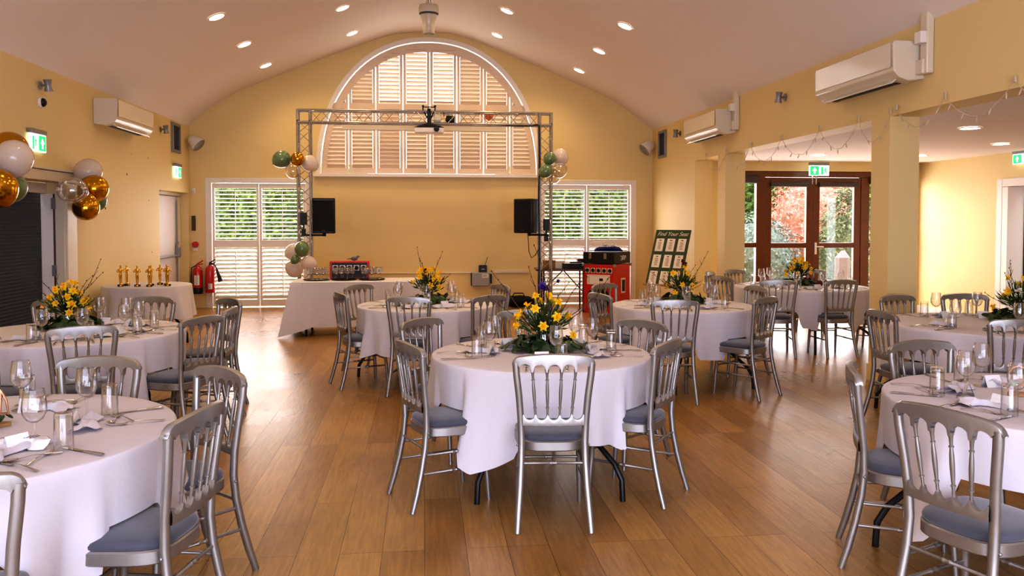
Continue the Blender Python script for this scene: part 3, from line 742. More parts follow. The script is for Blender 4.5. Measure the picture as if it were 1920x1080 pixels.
def make_card():
    mb = MB(); mb.add([(-.042, -.024, 0), (.042, -.024, 0), (.042, 0, .058), (-.042, 0, .058), (-.042, .024, 0), (.042, .024, 0)], [(0, 1, 2, 3), (3, 2, 5, 4)])
    mb.add([(-.042, -.022, 0), (.042, -.022, 0), (.042, 0, .056), (-.042, 0, .056), (-.042, .022, 0), (.042, .022, 0)], [(3, 2, 1, 0), (4, 5, 2, 3)]); return mb
SRC = {}
def place(kind, loc, rz, label, group):
    if kind not in SRC:
        if kind == 'wine_glass': o = make_wine(); o.scale = (1.1, 1.1, 1.08)
        else:
            mk = {'table_knife': (make_knife, 'steel'), 'table_fork': (make_fork, 'steel'), 'dessert_fork': (lambda: make_fork(.82), 'steel'), 'dessert_spoon': (make_spoon, 'steel'),
                  'tumbler': (make_tumbler, 'glass'), 'place_card': (make_card, 'paper'), 'napkin': (lambda: make_napkin(3), 'linen')}[kind]
            o = obj(kind, mk[0](), mk[1], smooth=60)
        SRC[kind] = o
    else: o = dup(SRC[kind])
    o.location = loc; o.rotation_euler = (0, 0, rz)
    tag(o, label, {'table_knife': 'knife', 'table_fork': 'fork', 'dessert_fork': 'fork', 'dessert_spoon': 'spoon', 'wine_glass': 'wine glass', 'tumbler': 'glass', 'place_card': 'place card', 'napkin': 'napkin'}[kind], group)
    return o
SET = {'T1': [266, 187, 132, 88, 30, 349], 'T2': [22, 82, 322, 262], 'T3': [200, 150, 96, 254], 'T4': [292, 334, 8, 48, 82, 122, 255], 'T5': [258, 306, 204, 138, 34], 'T6': [248, 302, 200, 124, 18],
       'T7': [232, 270, 194, 146, 112, 58, 316], 'T8': [196, 108, 60, 248]}
ZT = .7482
for t, angs in SET.items():
    cx, cy, r, ds = TB[t]; rg = random.Random(hash(ds) % 1 + len(ds)); nms = {}
    for an in angs:
        nm = SECT[round(an / 45) % 8]
        if nm in nms: nm = {'far': 'far inner', 'near': 'near inner', 'near pillar': 'near outer', 'pillar': 'middle pillar', 'far trophy': 'far outer', 'near trophy': 'near outer', 'trophy': 'middle trophy', 'far pillar': 'far middle'}[nm]
        nms[nm] = 1
        a = R(an); d_ = Vector((math.cos(a), math.sin(a), 0)); s_ = Vector((-math.sin(a), math.cos(a), 0)); rz = a + PI / 2
        def put(kind, rad, side, rot, what, z=ZT):
            j = .012
            p = Vector((cx, cy, 0)) + d_ * (rad + rg.uniform(-j, j)) + s_ * (side + rg.uniform(-j, j)); p.z = z
            return place(kind, p, rz + R(rot) + rg.uniform(-.12, .12), f'{what} at the {nm} place of {ds}', {'table_knife': 'table knives', 'table_fork': 'table forks', 'dessert_fork': 'dessert forks', 'dessert_spoon': 'dessert spoons', 'wine_glass': 'table wine glasses', 'tumbler': 'upturned tumblers', 'place_card': 'tent place cards', 'napkin': 'crumpled napkins'}[kind])
        put('table_knife', r - .15, .115, 0, 'steel table knife')
        put('table_fork', r - .15, -.115, 0, 'steel dinner fork')
        put('dessert_spoon', r - .225, -.02, 78, 'steel dessert spoon')
        put('dessert_fork', r - .20, .0, -62, 'small steel dessert fork')
        put('wine_glass', r - .345, .055, 0, 'clear stemmed wine glass')
        put('tumbler', r - .245, .085, 0, 'upturned clear tumbler')
        put('napkin', r - .33, -.075, 20 + rg.uniform(-40, 40), 'crumpled white napkin')
        put('place_card', r - .37, -.01 if t != 'T1' else -.02, 0, 'folded white place card')
# handwriting on the favour of the front left table
fav = obj('favour_packet', make_napkin(11), 'paper', smooth=60, loc=(-1.47, 3.06, ZT), label=None); fav.rotation_euler = (0, 0, R(12))
tag(fav, 'white wrapped favour packet with handwriting beside the tent card', 'favour packet')
mb = MB(); rg = random.Random(5)
for l_ in range(3):
    x = -.06 + .03 * l_
    while x < .07:
        h = .006; mb.tube([(x, -.012 * l_ + .004, .040), (x + .004, -.012 * l_ + .004 + rg.uniform(.003, h), .041), (x + .008, -.012 * l_ + .004 - rg.uniform(0, .003), .040)], .0008, 5); x += .011
obj('handwriting', mb, 'ink', fav)

# table numbers in rose gold
def numeral(name, strokes, loc, rz, label):
    t = thing(name, label, 'table number', loc, rz, 'rose gold table numbers')
    mb = MB(); mb.lathe([(.001, 0), (.044, 0), (.045, .004), (.045, .012), (.044, .014), (.001, .014)], 28, Matrix.Diagonal((1, .62, 1, 1))); obj('base', mb, 'lwood', t)
    mb = MB()
    for st in strokes: mb.tube([(x, 0, z) for x, z in st], [.0075 if 0 < i < len(st) - 1 else .006 for i in range(len(st))], 8, .6, 1.2)
    obj('figure', mb, 'rose', t, smooth=60); return t
four = [[(.005, .014), (.012, .13), (.010, .15)], [(.010, .15), (-.02, .10), (-.045, .06), (-.035, .055), (.04, .05)], [(.012, .145), (.03, .10), (.036, .045)]]
numeral('table_number', four, (-1.70, 3.395, ZT), R(20), 'rose gold numeral on a wooden base amid greenery')
two = [[(-.04, .10), (-.03, .13), (0, .145), (.03, .13), (.038, .10), (.02, .06), (-.035, .02), (-.04, .016), (.045, .016)], [(-.035, .014), (-.035, .05)]]
numeral('table_number', two, (2.79, 3.47, ZT), R(-25), 'rose gold numeral on a wooden base behind an upturned glass')

# ------------------------------------------------------------------ centrepieces
def leaf_tuft(mb, r, p, d_, l, w):
    d_ = Vector(d_).normalized(); u = d_.cross(Vector((r.uniform(-1, 1), r.uniform(-1, 1), r.uniform(-1, 1)))).normalized(); nn = d_.cross(u)
    p = Vector(p)
    mb.add([p, p + d_ * l * .5 + u * w + nn * l * .05, p + d_ * l, p + d_ * l * .5 - u * w + nn * l * .05], [(0, 1, 2, 3)])
def daffodil_mb():
    mb = MB()
    for k in range(6):
        a = PI / 3 * k; c, s_ = math.cos(a), math.sin(a)
        mb.add([(0, 0, 0), (c * .018 - s_ * .011, s_ * .018 + c * .011, .004), (c * .037, s_ * .037, .001), (c * .018 + s_ * .011, s_ * .018 - c * .011, .004)], [(0, 3, 2, 1)])
    return mb
def trumpet_mb():
    mb = MB(); mb.lathe([(.007, 0), (.009, .012), (.011, .020), (.014, .026), (.010, .022), (.007, .014), (.001, .006)], 10); return mb
DAFF = [None]
def bouquet(loc, label, seed, n=16, rad=.15, h0=.20, h1=.36, twigs=7, twl=.50, extra=(), vase=True):
    r = random.Random(seed); t = thing('flower_arrangement', label, 'flower arrangement', loc, 0, 'daffodil centrepieces')
    mb = MB(); mb.lathe([(.001, 0), (.045, 0), (.050, .01), (.050, .08), (.043, .105), (.046, .118), (.043, .118), (.040, .105), (.046, .08), (.046, .014), (.001, .012)], 24); obj('vase', mb, 'vaseg', t, smooth=60)
    mb = MB(); heads = []
    for k in range(n):
        a = 2.4 * k + r.uniform(-.3, .3); q = math.sqrt((k + .5) / n); rr = rad * q * r.uniform(.85, 1.1); z = h1 - (h1 - h0) * q * q + r.uniform(-.03, .03)
        heads.append(Vector((rr * math.cos(a), rr * math.sin(a), z)))
        mb.tube([(r.uniform(-.02, .02), r.uniform(-.02, .02), .02), (rr * .3 * math.cos(a), rr * .3 * math.sin(a), z * .6), heads[-1]], .0022, 5)
    for k in range(230):
        a = r.uniform(0, 6.28); el = r.uniform(.25, 1.4); dv = Vector((math.cos(a) * math.cos(el), math.sin(a) * math.cos(el), math.sin(el)))
        base = Vector((0, 0, .10)) + dv * r.uniform(.02, .17); leaf_tuft(mb, r, base, dv + Vector((0, 0, r.uniform(-.2, .5))), r.uniform(.04, .10), r.uniform(.004, .011))
    obj('foliage', mb, 'stem', t, smooth=0)
    mb = MB()
    for k in range(70):
        a = r.uniform(0, 6.28); el = r.uniform(.1, 1.3); q = r.uniform(.10, .22)
        mb.ball((q * math.cos(a) * math.cos(el), q * math.sin(a) * math.cos(el), .10 + q * math.sin(el)), .0035, 5, 3)
    obj('filler_blossom', mb, 'cream_p', t)['kind'] = 'stuff'
    for k, hd in enumerate(heads):
        dv = (Vector((hd.x, hd.y, 0)) * 3.5 + Vector((r.uniform(-.2, .2), r.uniform(-.55, .1), .25))).normalized()
        if DAFF[0] is None:
            f = obj('daffodil', daffodil_mb(), 'yellow', smooth=0); obj('trumpet', trumpet_mb(), 'orange', f); DAFF[0] = f; f.parent = t
        else: f = dup(DAFF[0], parent=t)
        f.location = hd; f.rotation_mode = 'QUATERNION'; f.rotation_quaternion = Vector((0, 0, 1)).rotation_difference(dv); s_ = r.uniform(.85, 1.2); f.scale = (s_,) * 3
    for nm, m_, p, sz in extra:
        mb = MB()
        for q in range(9):
            a = r.uniform(0, 6.28); el = r.uniform(-.6, 1.2); leaf_tuft(mb, r, p, (math.cos(a) * math.cos(el), math.sin(a) * math.cos(el), math.sin(el)), sz, sz * .42)
        obj(nm, mb, m_, t, smooth=0)
    for k in range(twigs):
        mb = MB(); a = 2 * PI * k / twigs + r.uniform(-.4, .4); el = r.uniform(.55, 1.15); l = twl * r.uniform(.7, 1.1)
        p = Vector((0, 0, .08)); dv = Vector((math.cos(a) * math.cos(el), math.sin(a) * math.cos(el), math.sin(el))); pts = [p.copy()]
        for q in range(7):
            dv = (dv + Vector((r.uniform(-.18, .18), r.uniform(-.18, .18), r.uniform(-.15, .15)))).normalized(); p = p + dv * l / 7; pts.append(p.copy())
        mb.tube(pts, [.0036 - .0003 * q for q in range(8)], 5)
        for q in range(2, 8):
            mb.ball(pts[q] + Vector((r.uniform(-.004, .004), r.uniform(-.004, .004), .003)), .0042, 6, 4, (1, 1, 1.5))
        for q in (3, 5):
            mb.tube([pts[q], pts[q] + (dv + Vector((r.uniform(-.8, .8), r.uniform(-.8, .8), .3))).normalized() * .06], [.0018, .001], 4)
        obj('twig', mb, 'twig', t)
    return t
def greenery(loc, label, seed, rad=.17, n=150, lo=.05, wide=.09):
    r = random.Random(seed); mb = MB()
    for k in range(n):
        a = r.uniform(0, 6.28); q = rad + r.gauss(0, wide * .45); q = max(lo, q); z = .012 + r.uniform(0, .075) * max(.2, 1 - abs(q - rad) / .12)
        c = Vector((q * math.cos(a), q * math.sin(a), z)); s_ = r.uniform(.018, .036)
        nn = Vector((math.cos(a) * r.uniform(-.4, 1), math.sin(a) * r.uniform(-.4, 1), r.uniform(.3, 1))).normalized()
        u = nn.cross(Vector((0, 0, 1)) + Vector((r.uniform(-.2, .2),) * 3)); u = u.normalized(); w_ = nn.cross(u)
        pts = [c + u * s_ * math.cos(2 * PI * j / 8) + w_ * s_ * 1.15 * math.sin(2 * PI * j / 8) for j in range(8)]
        low = min(p.z for p in pts)
        if low < .001: pts = [p + Vector((0, 0, .001 - low)) for p in pts]
        mb.add(pts, [tuple(range(8))])
    for k in range(16):
        a = r.uniform(0, 6.28); mb.tube([(rad * .5 * math.cos(a), rad * .5 * math.sin(a), .012), (rad * 1.2 * math.cos(a + .5), rad * 1.2 * math.sin(a + .5), .02)], .002, 5)
    o = obj('eucalyptus_garland', mb, 'euca', smooth=0, loc=loc); tag(o, label, 'table greenery', 'table greenery'); return o
BQ = {'T1': (.765, 5.06), 'T4': (-2.74, 6.52), 'T5': (.05, 8.12), 'T6': (2.62, 7.9), 'T7': (4.88, 9.95), 'T8': (4.90, 6.10)}
bouquet((*BQ['T1'], ZT), 'daffodils with a purple iris in a glass vase on the central table', 41, 19, .20, .12, .37, 9, .62, (('iris_flower', 'iris', (.0, -.03, .40), .05), ('iris_bud', 'iris', (.09, .04, .43), .03)))
bouquet((*BQ['T4'], ZT), 'daffodils and bare twigs in a vase before the blue pleated doorway', 42, 24, .17, .12, .37, 7, .50)
bouquet((*BQ['T5'], ZT), 'daffodils with a dark red bloom in front of the drinks table', 43, 20, .16, .17, .36, 6, .46, (('dark_red_bloom', 'wine', (-.03, -.10, .33), .035),))
bouquet((*BQ['T6'], ZT), 'mixed daffodils and dark blooms in front of the seating board', 44, 13, .18, .12, .35, 6, .50, (('dark_bloom', 'wine', (.0, -.02, .40), .05),))
bouquet((*BQ['T7'], ZT), 'full bunch of daffodils standing before the garden doors', 45, 26, .19, .14, .36, 4, .42)
bouquet((*BQ['T8'], ZT), 'sparse yellow flowers and twigs beside the side doorway', 46, 10, .20, .12, .36, 7, .48, (('white_bloom', 'cream_p', (-.05, -.05, .25), .04),))
for t, (x, y) in BQ.items(): greenery((x, y, ZT), f'ring of dark green leaves around the vase on {TB[t][3]}', 60 + len(t) + int(x * 10))
greenery((-1.86, 3.33, ZT), 'dark green leaves around the rose gold numeral', 77, .13, 90)
# small red candle holders on the garden door table
for i, (x, y) in enumerate(((4.98, 9.62), (5.12, 9.70))):
    mb = MB(); mb.lathe([(.001, .0), (.03, 0), (.042, .03), (.042, .05), (.03, .08), (.001, .085)], 16)
    o = obj('red_ornament', mb, 'wine', loc=(x, y, ZT + .0)); tag(o, ('dark red bauble beside the greenery, nearer the pillar', 'dark red bauble beside the greenery, nearer the vase')[1 - i], 'ornament', 'dark red baubles')

# ------------------------------------------------------------------ drinks table by the truss
def rect_cloth(loc, x, y, h, label, over, seed, group=None, flare=.06, corner_drop=.06):
    rg = random.Random(seed); mb = MB(); per = []
    n = 44
    for (x0, y0, x1, y1) in ((-x, -y, x, -y), (x, -y, x, y), (x, y, -x, y), (-x, y, -x, -y)):
        for i in range(n): 
            q = i / n; per.append((x0 + (x1 - x0) * q, y0 + (y1 - y0) * q))
    rows = [[(px * s_, py * s_, h) for px, py in per] for s_ in (.001, .6, .985)]
    rows.append([(px + math.copysign(.004, px), py + math.copysign(.004, py), h - .006) for px, py in per])
    ph = rg.uniform(0, 6)
    for k in range(1, 11):
        s_ = k / 10; row = []
        for px, py in per:
            cdist = math.hypot(x - abs(px), y - abs(py)); cf = max(0, 1 - cdist / .28)
            a = math.atan2(py / y, px / x); w_ = .010 * math.sin(px * 13 + ph) * math.sin(py * 17 + ph + 1) + .008 * math.sin((px + py) * 23)
            ov = over + corner_drop * cf; out = s_ * (.012 + w_ + flare * cf)
            ox = px + (out if abs(px) > x - 1e-3 or cf > 0 else 0) * (1 if px > 0 else -1) * (1 if abs(px) > x - 1e-3 else cf)
            oy = py + (out if abs(py) > y - 1e-3 or cf > 0 else 0) * (1 if py > 0 else -1) * (1 if abs(py) > y - 1e-3 else cf)
            row.append((ox, oy, max(.008, h - .006 - (ov - .006) * s_)))
        rows.append(row)
    mb.grid(rows, close=True); o = obj('tablecloth', mb, 'linen', smooth=55, loc=loc); tag(o, label, 'tablecloth', group); return o
LT = (-.93, 11.52)
t = thing('folding_table', 'long folding table with black legs beneath the drinks trays', 'table', (*LT, 0))
mb = MB(); mb.b2(-.86, .86, -.37, .37, .715, .742); obj('tabletop', mb, 'lwood', t, bevel=.005)
for sx in (-1, 1):
    for sy in (-1, 1):
        mb = MB(); mb.tube([(sx * .68, sy * .30, 0), (sx * .68, sy * .30, .715)], .017, 10); obj('leg', mb, 'blackm', t)
    mb = MB(); mb.tube([(sx * .68, -.30, .3), (sx * .68, .30, .3)], .012, 8); obj('cross_bar', mb, 'blackm', t)
rect_cloth((*LT, 0), .872, .382, .7475, 'long white cloth hanging almost to the floor under the drinks trays', .62, 3, flare=.13, corner_drop=.11)
wg = SRC['wine_glass']
for k, (x, nm) in enumerate(((-1.50, 'nearest the balloons'), (-1.12, 'in the middle'), (-.73, 'nearest the daffodils'))):
    mb = MB(); mb.lathe([(.001, .0), (.165, 0), (.182, .016), (.186, .017), (.178, .006), (.164, .005), (.001, .005)], 36)
    o = obj('serving_tray', mb, 'trayb', loc=(x, 11.50, ZT)); tag(o, f'round black tray of glasses on the drinks table, {nm}', 'tray', 'black serving trays')
    q = 0
    for ring, cnt in ((.125, 9), (.05, 3)):
        for j in range(cnt):
            a = 2 * PI * j / cnt + .3 * k
            c = dup(wg, (x + ring * math.cos(a), 11.50 + ring * math.sin(a), ZT + .0052), a, f'clear stemmed glass clustered on the black tray {nm}', f'glasses on the tray {nm}')
            c.scale = (.98, .98, .86)
def speaker_front(t, w, h, y, z0, horn=True):
    s5 = w / 5.6
    for i in range(5):
        x = -w / 2 + w * (i + .5) / 5
        mb = MB(); mb.b2(x - s5 * .44, x + s5 * .44, y - .008, y, z0, z0 + s5 * .9); p = obj('tweeter_plate', mb, 'cream', t, bevel=.003)
        mb = MB(); mb.lathe([(s5 * .36, 0), (s5 * .30, .008), (s5 * .2, .003), (s5 * .08, .004), (.001, .012)], 16, Matrix.Translation((x, y - .009, z0 + s5 * .45)) @ Matrix.Rotation(R(90), 4, 'X')); obj('tweeter', mb, 'black', p)
# red speaker on the drinks table
t = thing('speaker_cabinet', 'red speaker cabinet lying behind the glasses on the drinks table', 'speaker', (-1.06, 11.76, ZT))
mb = MB(); mb.b2(-.28, .28, -.08, .08, 0, .255); obj('cabinet', mb, 'red', t, bevel=.008); speaker_front(t, .5, .2, -.081, .12)
mb = MB(); mb.b2(-.25, .25, -.084, -.08, .02, .235); obj('front_panel', mb, 'black', t)
t = thing('pigeon_ornament', 'small grey bird ornament perched on the red cabinet', 'ornament', (-1.0, 11.76, ZT + .255))
mb = MB(); mb.ball((0, 0, .035), .03, 12, 8, (1.7, 1, 1)); mb.ball((.055, 0, .065), .018, 10, 7); mb.tube([(.03, 0, .045), (.055, 0, .065)], [.02, .014], 8); mb.tube([(-.04, 0, .04), (-.10, 0, .025)], [.018, .008], 8, .5, 1.3)
obj('body', mb, mat('slate_feather', (.16, .17, .19), .6), t)
mb = MB(); mb.tube([(.07, 0, .065), (.09, 0, .06)], [.006, .001], 6); obj('beak', mb, 'dirt', t)
mb = MB()
for s_ in (-1, 1): mb.tube([(.005, s_ * .012, 0), (.005, s_ * .012, .02)], .003, 6)
obj('feet', mb, 'wine', t)

# ------------------------------------------------------------------ trophy table
TT = (-3.60, 10.93)
round_table((*TT, 0), .54, 'small round table with black legs against the trophy wall', R(38), None)
round_cloth((*TT, 0), .54, [], 'white cloth draped over the small trophy table', 90, -20, .40, .10, None)
def make_trophy():
    t = thing('trophy', 'x', 'trophy')
    mb = MB(); mb.lathe([(.001, 0), (.042, 0), (.043, .003), (.043, .026), (.040, .03), (.001, .03)], 24); b = obj('base', mb, 'black', t)
    mb = MB(); 
    mb.grid([[(.0436 * math.sin(a), -.0436 * math.cos(a), z) for a in [-.5 + .1 * i for i in range(11)]] for z in (.008, .023)]); obj('plaque', mb, 'gold', b)
    mb = MB()
    mb.lathe([(.026, .03), (.024, .038), (.012, .045), (.010, .05)], 16)
    for s_ in (-1, 1):   # legs, arms akimbo with raised elbows
        mb.tube([(s_ * .009, 0, .045), (s_ * .011, 0, .10), (s_ * .012, 0, .15), (s_ * .008, 0, .185)], [.007, .0095, .013, .015], 10)
        mb.tube([(s_ * .026, 0, .255), (s_ * .05, -.004, .225), (s_ * .046, -.016, .215), (s_ * .018, -.024, .218)], [.009, .008, .0075, .006], 8)
    mb.tube([(0, 0, .175), (0, 0, .20), (0, 0, .235), (0, 0, .258), (0, 0, .268), (0, 0, .28)], [.02, .0185, .027, .027, .012, .008], 12, 1.0, .72, up=(1, 0, 0))
    mb.ball((0, 0, .295), .0155, 12, 8, (.9, 1, 1.2))
    obj('figurine', mb, 'gold', t, smooth=70)
    return t
tr0 = make_trophy()
TR = [(-3.83, 10.64, 30, 'outermost of the pair nearest the wall twigs'),
      (-3.8, 10.77, 60, 'second of the pair nearest the wall twigs'),
      (-3.62, 10.62, 10, 'standing alone in the middle'),
      (-3.5, 10.76, -20, 'at the back of the central trio, wall side'),
      (-3.46, 10.58, 15, 'at the front of the central trio'),
      (-3.43, 10.9, 0, 'rearmost of the central trio'),
      (-3.31, 10.78, -25, 'inner one of the pair by the fire door'),
      (-3.26, 10.66, 10, 'outer one of the pair by the fire door')]
for i, (x, y, a, l) in enumerate(TR):
    lb = f'gold figurine trophy on a black base, {l}'
    if i == 0: o = tr0; o.location = (x, y, ZT); o.rotation_euler = (0, 0, R(a)); tag(o, lb, 'trophy', 'gold trophies')
    else: o = dup(tr0, (x, y, ZT), R(a), lb, 'gold trophies')
    o.scale = (.86,) * 3

# ------------------------------------------------------------------ truss goalpost
TY = 13.6
def truss_seg(name, p0, p1, parent, off=(.10, .10)):
    p0, p1 = Vector(p0), Vector(p1); t = (p1 - p0).normalized(); L_ = (p1 - p0).length
    u = Vector((0, 1, 0)); v = t.cross(u)
    mb = MB(); a, b = off; cs = [(-a, -b), (a, -b), (a, b), (-a, b)]
    for i, j in cs: mb.tube([p0 + u * i + v * j, p1 + u * i + v * j], .016, 8)
    n = max(2, int(L_ / .17))
    for (i0, j0), (i1, j1) in zip(cs, cs[1:] + cs[:1]):
        for k in range(n):
            s0, s1 = k / n, (k + 1) / n
            A = (i0, j0) if k % 2 == 0 else (i1, j1); B = (i1, j1) if k % 2 == 0 else (i0, j0)
            mb.tube([p0 + t * L_ * s0 + u * A[0] + v * A[1], p0 + t * L_ * s1 + u * B[0] + v * B[1]], .006, 6, cap=False)
    return obj(name, mb, 'alu', parent, smooth=50)
t = thing('lighting_truss', 'silver lattice truss goalpost standing before the arched window', 'truss', (0, 0, 0))
truss_seg('upright', (-1.955, TY, .02), (-1.955, TY, 3.24), t); truss_seg('upright', (2.075, TY, .02), (2.075, TY, 3.24), t)
truss_seg('crossbar', (-1.855, TY, 3.315), (1.975, TY, 3.315), t)
for x in (-1.955, 2.075):
    mb = MB(); mb.b2(x - .3, x + .3, TY - .3, TY + .3, 0, .012); obj('base_plate', mb, 'grey', t)
    mb = MB(); 
    for a in (-.1, .1):
        for b in (-.1, .1):
            mb.tube([(x + a, TY + b, 3.22), (x + a, TY + b, 3.415)], .016, 8)
    for b in (-.1, .1):
        for z in (3.215, 3.415): mb.tube([(x - .1, TY + b, z), (x + .1, TY + b, z)], .016, 8)
    for a in (-.1, .1):
        for z in (3.215, 3.415): mb.tube([(x + a, TY - .1, z), (x + a, TY + .1, z)], .016, 8)
    obj('corner_block', mb, 'alu', t)
mb = MB(); pts = [(1.955, TY - .13, z + .0) for z in (3.2, 2.6, 2.0, 1.4, .9, .4, .05)]; pts = [(x + .006 * math.sin(i * 2.2), y, z) for i, (x, y, z) in enumerate(pts)]
mb.tube([(1.2, TY - .02, 3.22), (1.7, TY - .06, 3.2), (1.93, TY - .12, 3.21)] + pts, .014, 8); o = obj('power_cable', mb, 'black'); tag(o, 'thick black cable running down the truss upright beside the speaker', 'cable')
mb = MB(); mb.b2(-1.43, 1.50, D - .62, D - .50, 3.20, 3.31); 
for x in (-1.2, 1.25): mb.b2(x - .02, x + .02, D - .56, D - .001, 3.305, 3.325)
mb2 = obj('screen_casing', mb, 'cream', bevel=.01); tag(mb2, 'long cream projector screen case hung beneath the truss bar', 'projector screen')
# projector hung from crossbar
t = thing('projector', 'white ceiling projector with black top hung beneath the truss', 'projector', (.10, TY - .15, 0))
mb = MB(); cv = [(-.24, -.16), (.24, -.16), (.22, .12), (-.22, .12)]
mb.prism(cv, 3.035, 3.128); obj('casing', mb, 'white', t, bevel=.015)
mb = MB(); n = 14
mb.grid([[(x * 1.0, yy, 3.13 + .075 * (1 - (x / .24) ** 2) * q) for x in [-.24 + .48 * i / n for i in range(n + 1)]] for yy, q in ((-.165, 0), (-.16, .5), (-.08, 1), (.05, 1), (.11, .4), (.12, 0))]); obj('top_cover', mb, 'black', t, smooth=60)
mb = MB(); mb.lathe([(.045, 0), (.045, .03), (.035, .032), (.001, .02)], 18, Matrix.Translation((.12, -.16, 3.095)) @ Matrix.Rotation(R(90), 4, 'X')); obj('lens', mb, 'black', t)
mb = MB(); mb.b2(-.035, .035, .0, .07, 3.19, 3.42); mb.tube([(0, .035, 3.2), (0, .035, 3.46)], .03, 10); obj('hanging_bracket', mb, 'blackm', t)
mb = MB()
for s_ in (-1, 1):
    mb.tube([(s_ * .03, .03, 3.30), (s_ * .10, .05, 3.44), (s_ * .10, .05, 3.50)], .011, 8); mb.ball((s_ * .10, .05, 3.50), .02, 8, 6)
mb.tube([(-.1, .05, 3.485), (.1, .05, 3.485)], .009, 8); obj('clamp', mb, 'blackm', t)
t = thing('stage_lamp', 'small black stage lamp hooked on the truss bar beside the projector', 'lamp', (.33, TY - .02, 3.315))
mb = MB(); mb.lathe([(.001, 0), (.07, 0), (.075, .02), (.06, .13), (.05, .15), (.001, .15)], 18, Matrix.Translation((0, 0, 0)) @ Matrix.Rotation(R(-80), 4, 'Y') @ Matrix.Translation((0, 0, -.2))); obj('lamp_body', mb, 'black', t)
mb = MB(); mb.lathe([(.001, 0), (.09, 0), (.09, .13), (.001, .13)], 16, Matrix.Translation((-.16, 0, -.02)) @ Matrix.Rotation(R(90), 4, 'Y')); obj('housing', mb, 'cream', t, bevel=.006)
mb = MB(); mb.tube([(.02, 0, .03), (.02, 0, .09), (.0, 0, .10)], .008, 6); obj('hook', mb, 'blackm', t)
# PA speakers on the truss uprights
def pa(loc, rz, label, flip=1):
    t = thing('loudspeaker', label, 'speaker', loc, rz, 'black loudspeakers on the truss')
    mb = MB(); w_, h, dp = .19, .29, .15
    mb.prism([(-w_, -.14), (-w_ * .9, -.17), (w_ * .9, -.17), (w_, -.14), (w_ * .72, .17), (-w_ * .72, .17)], -h, h); obj('enclosure', mb, 'black', t, bevel=.018)
    mb = MB(); mb.b2(-w_ * .82, w_ * .82, -.176, -.168, -h * .9, h * .86); obj('grille', mb, 'bag', t, bevel=.004)
    mb = MB(); mb.b2(-.03, .03, -.18, -.175, -h * .84, -h * .81); obj('badge', mb, 'dgrey', t)
    mb = MB(); mb.tube([(0, .05, -h - .05), (0, .05, -h)], .03, 10); mb.tube([(0, .05, -h - .03), (-flip * .34, .09, -h - .03)], .018, 8); obj('mounting_arm', mb, 'blackm', t)
    mb = MB(); mb.b2(w_ * .75 * flip - .004, w_ * .75 * flip + .02, -.02, .08, -.08, .10); obj('connector_panel', mb, 'dgrey', t)
    return t
pa((-1.635, TY - .08, 1.67), R(4), 'black loudspeaker on the truss upright near the drinks table', 1)
pa((1.765, TY - .08, 1.67), R(-38), 'black loudspeaker turned sideways on the truss upright near the red cabinet', -1)
for i, (x, z, l) in enumerate(((-1.955, 1.62, 'speaker clamp on the truss upright near the drinks table'), (2.075, 1.52, 'speaker clamp on the truss upright near the red cabinet'))):
    mb = MB(); mb.b2(-.05, .05, -.05, .06, -.10, .10); mb.b2(-.035, .03, -.05, .05, -.28, -.16); mb.b2(-.012, .012, -.02, .02, -.16, -.10)
    o = obj('truss_clamp', mb, 'black', loc=(x, TY - .16, z), bevel=.008); tag(o, 'black ' + l, 'clamp', 'speaker clamps')
mb = MB(); mb.tube([(1.78, TY, 1.35), (1.80, TY, 1.05), (1.84, TY, .95), (1.90, TY - .05, 1.0), (1.95, TY - .10, 1.1)], .007, 6); o = obj('speaker_lead', mb, 'black'); tag(o, 'thin black lead looping below the sideways loudspeaker', 'cable')

# ------------------------------------------------------------------ balloons
def balloon(m_, loc, r, label, group, tilt=(0, 0)):
    t = thing('balloon', label, 'balloon', loc, 0, group)
    prof = []
    for i in range(19):
        a = PI * i / 18; z = -math.cos(a); rr = math.sin(a)
        if z < 0: rr *= 1 - .10 * (z * z); z *= 1.16
        prof.append((max(.0006, rr * r), z * r))
    mb = MB(); mb.lathe(prof, 28); obj('skin', mb, m_, t, smooth=80)
    mb = MB(); mb.lathe([(.004, -1.14 * r), (.006, -1.17 * r), (.014, -1.22 * r), (.001, -1.21 * r)], 10); obj('knot', mb, m_ if m_ != 'clearb' else 'whiteb', t)
    t.rotation_euler = (R(tilt[0]), R(tilt[1]), 0); return t
B1 = 'balloons on the truss upright above the drinks table'; B2 = 'balloons low on the truss upright'; B3 = 'balloons on the truss upright near the red cabinet'; B4 = 'balloons at the blue pleated doorway'
balloon('greenb', (-2.26, 13.25, 2.58), .140, 'sage green balloon above the drinks table, farthest from the arch', B1, (0, 60))
balloon('goldb', (-2.00, 13.15, 2.58), .108, 'gold balloon beside the arch at the truss corner', B1, (10, 20))
balloon('whiteb', (-1.83, 13.28, 2.52), .135, 'white balloon nearest the arch on the drinks side upright', B1, (0, -50))
balloon('clearb', (-2.07, 13.15, 2.38), .120, 'clear balloon hanging below the gold one at the arch', B1, (0, 170))
balloon('greenb', (-1.95, 13.2, 1.14), .118, 'sage green balloon beneath the loudspeaker over the drinks table', B2, (0, 0))
balloon('greenb', (-2.06, 13.2, .965), .072, 'smallest sage green balloon on the truss upright', B2, (0, 40))
balloon('whiteb', (-2.12, 13.42, 1.08), .13, 'white balloon behind the green one under the loudspeaker', B2, (0, 60))
balloon('whiteb', (-1.84, 13.2, .90), .120, 'white balloon hanging just above the glasses', B2, (0, -60))
balloon('whiteb', (-2.10, 13.4, .80), .14, 'white balloon against the shutters behind the lowest green one', B2, (0, 120))
balloon('greenb', (2.10, 13.25, 2.63), .108, 'upper green balloon on the red cabinet side of the arch', B3, (0, 20))
balloon('whiteb', (2.29, 13.35, 2.67), .140, 'white balloon on the red cabinet side of the arch', B3, (0, -30))
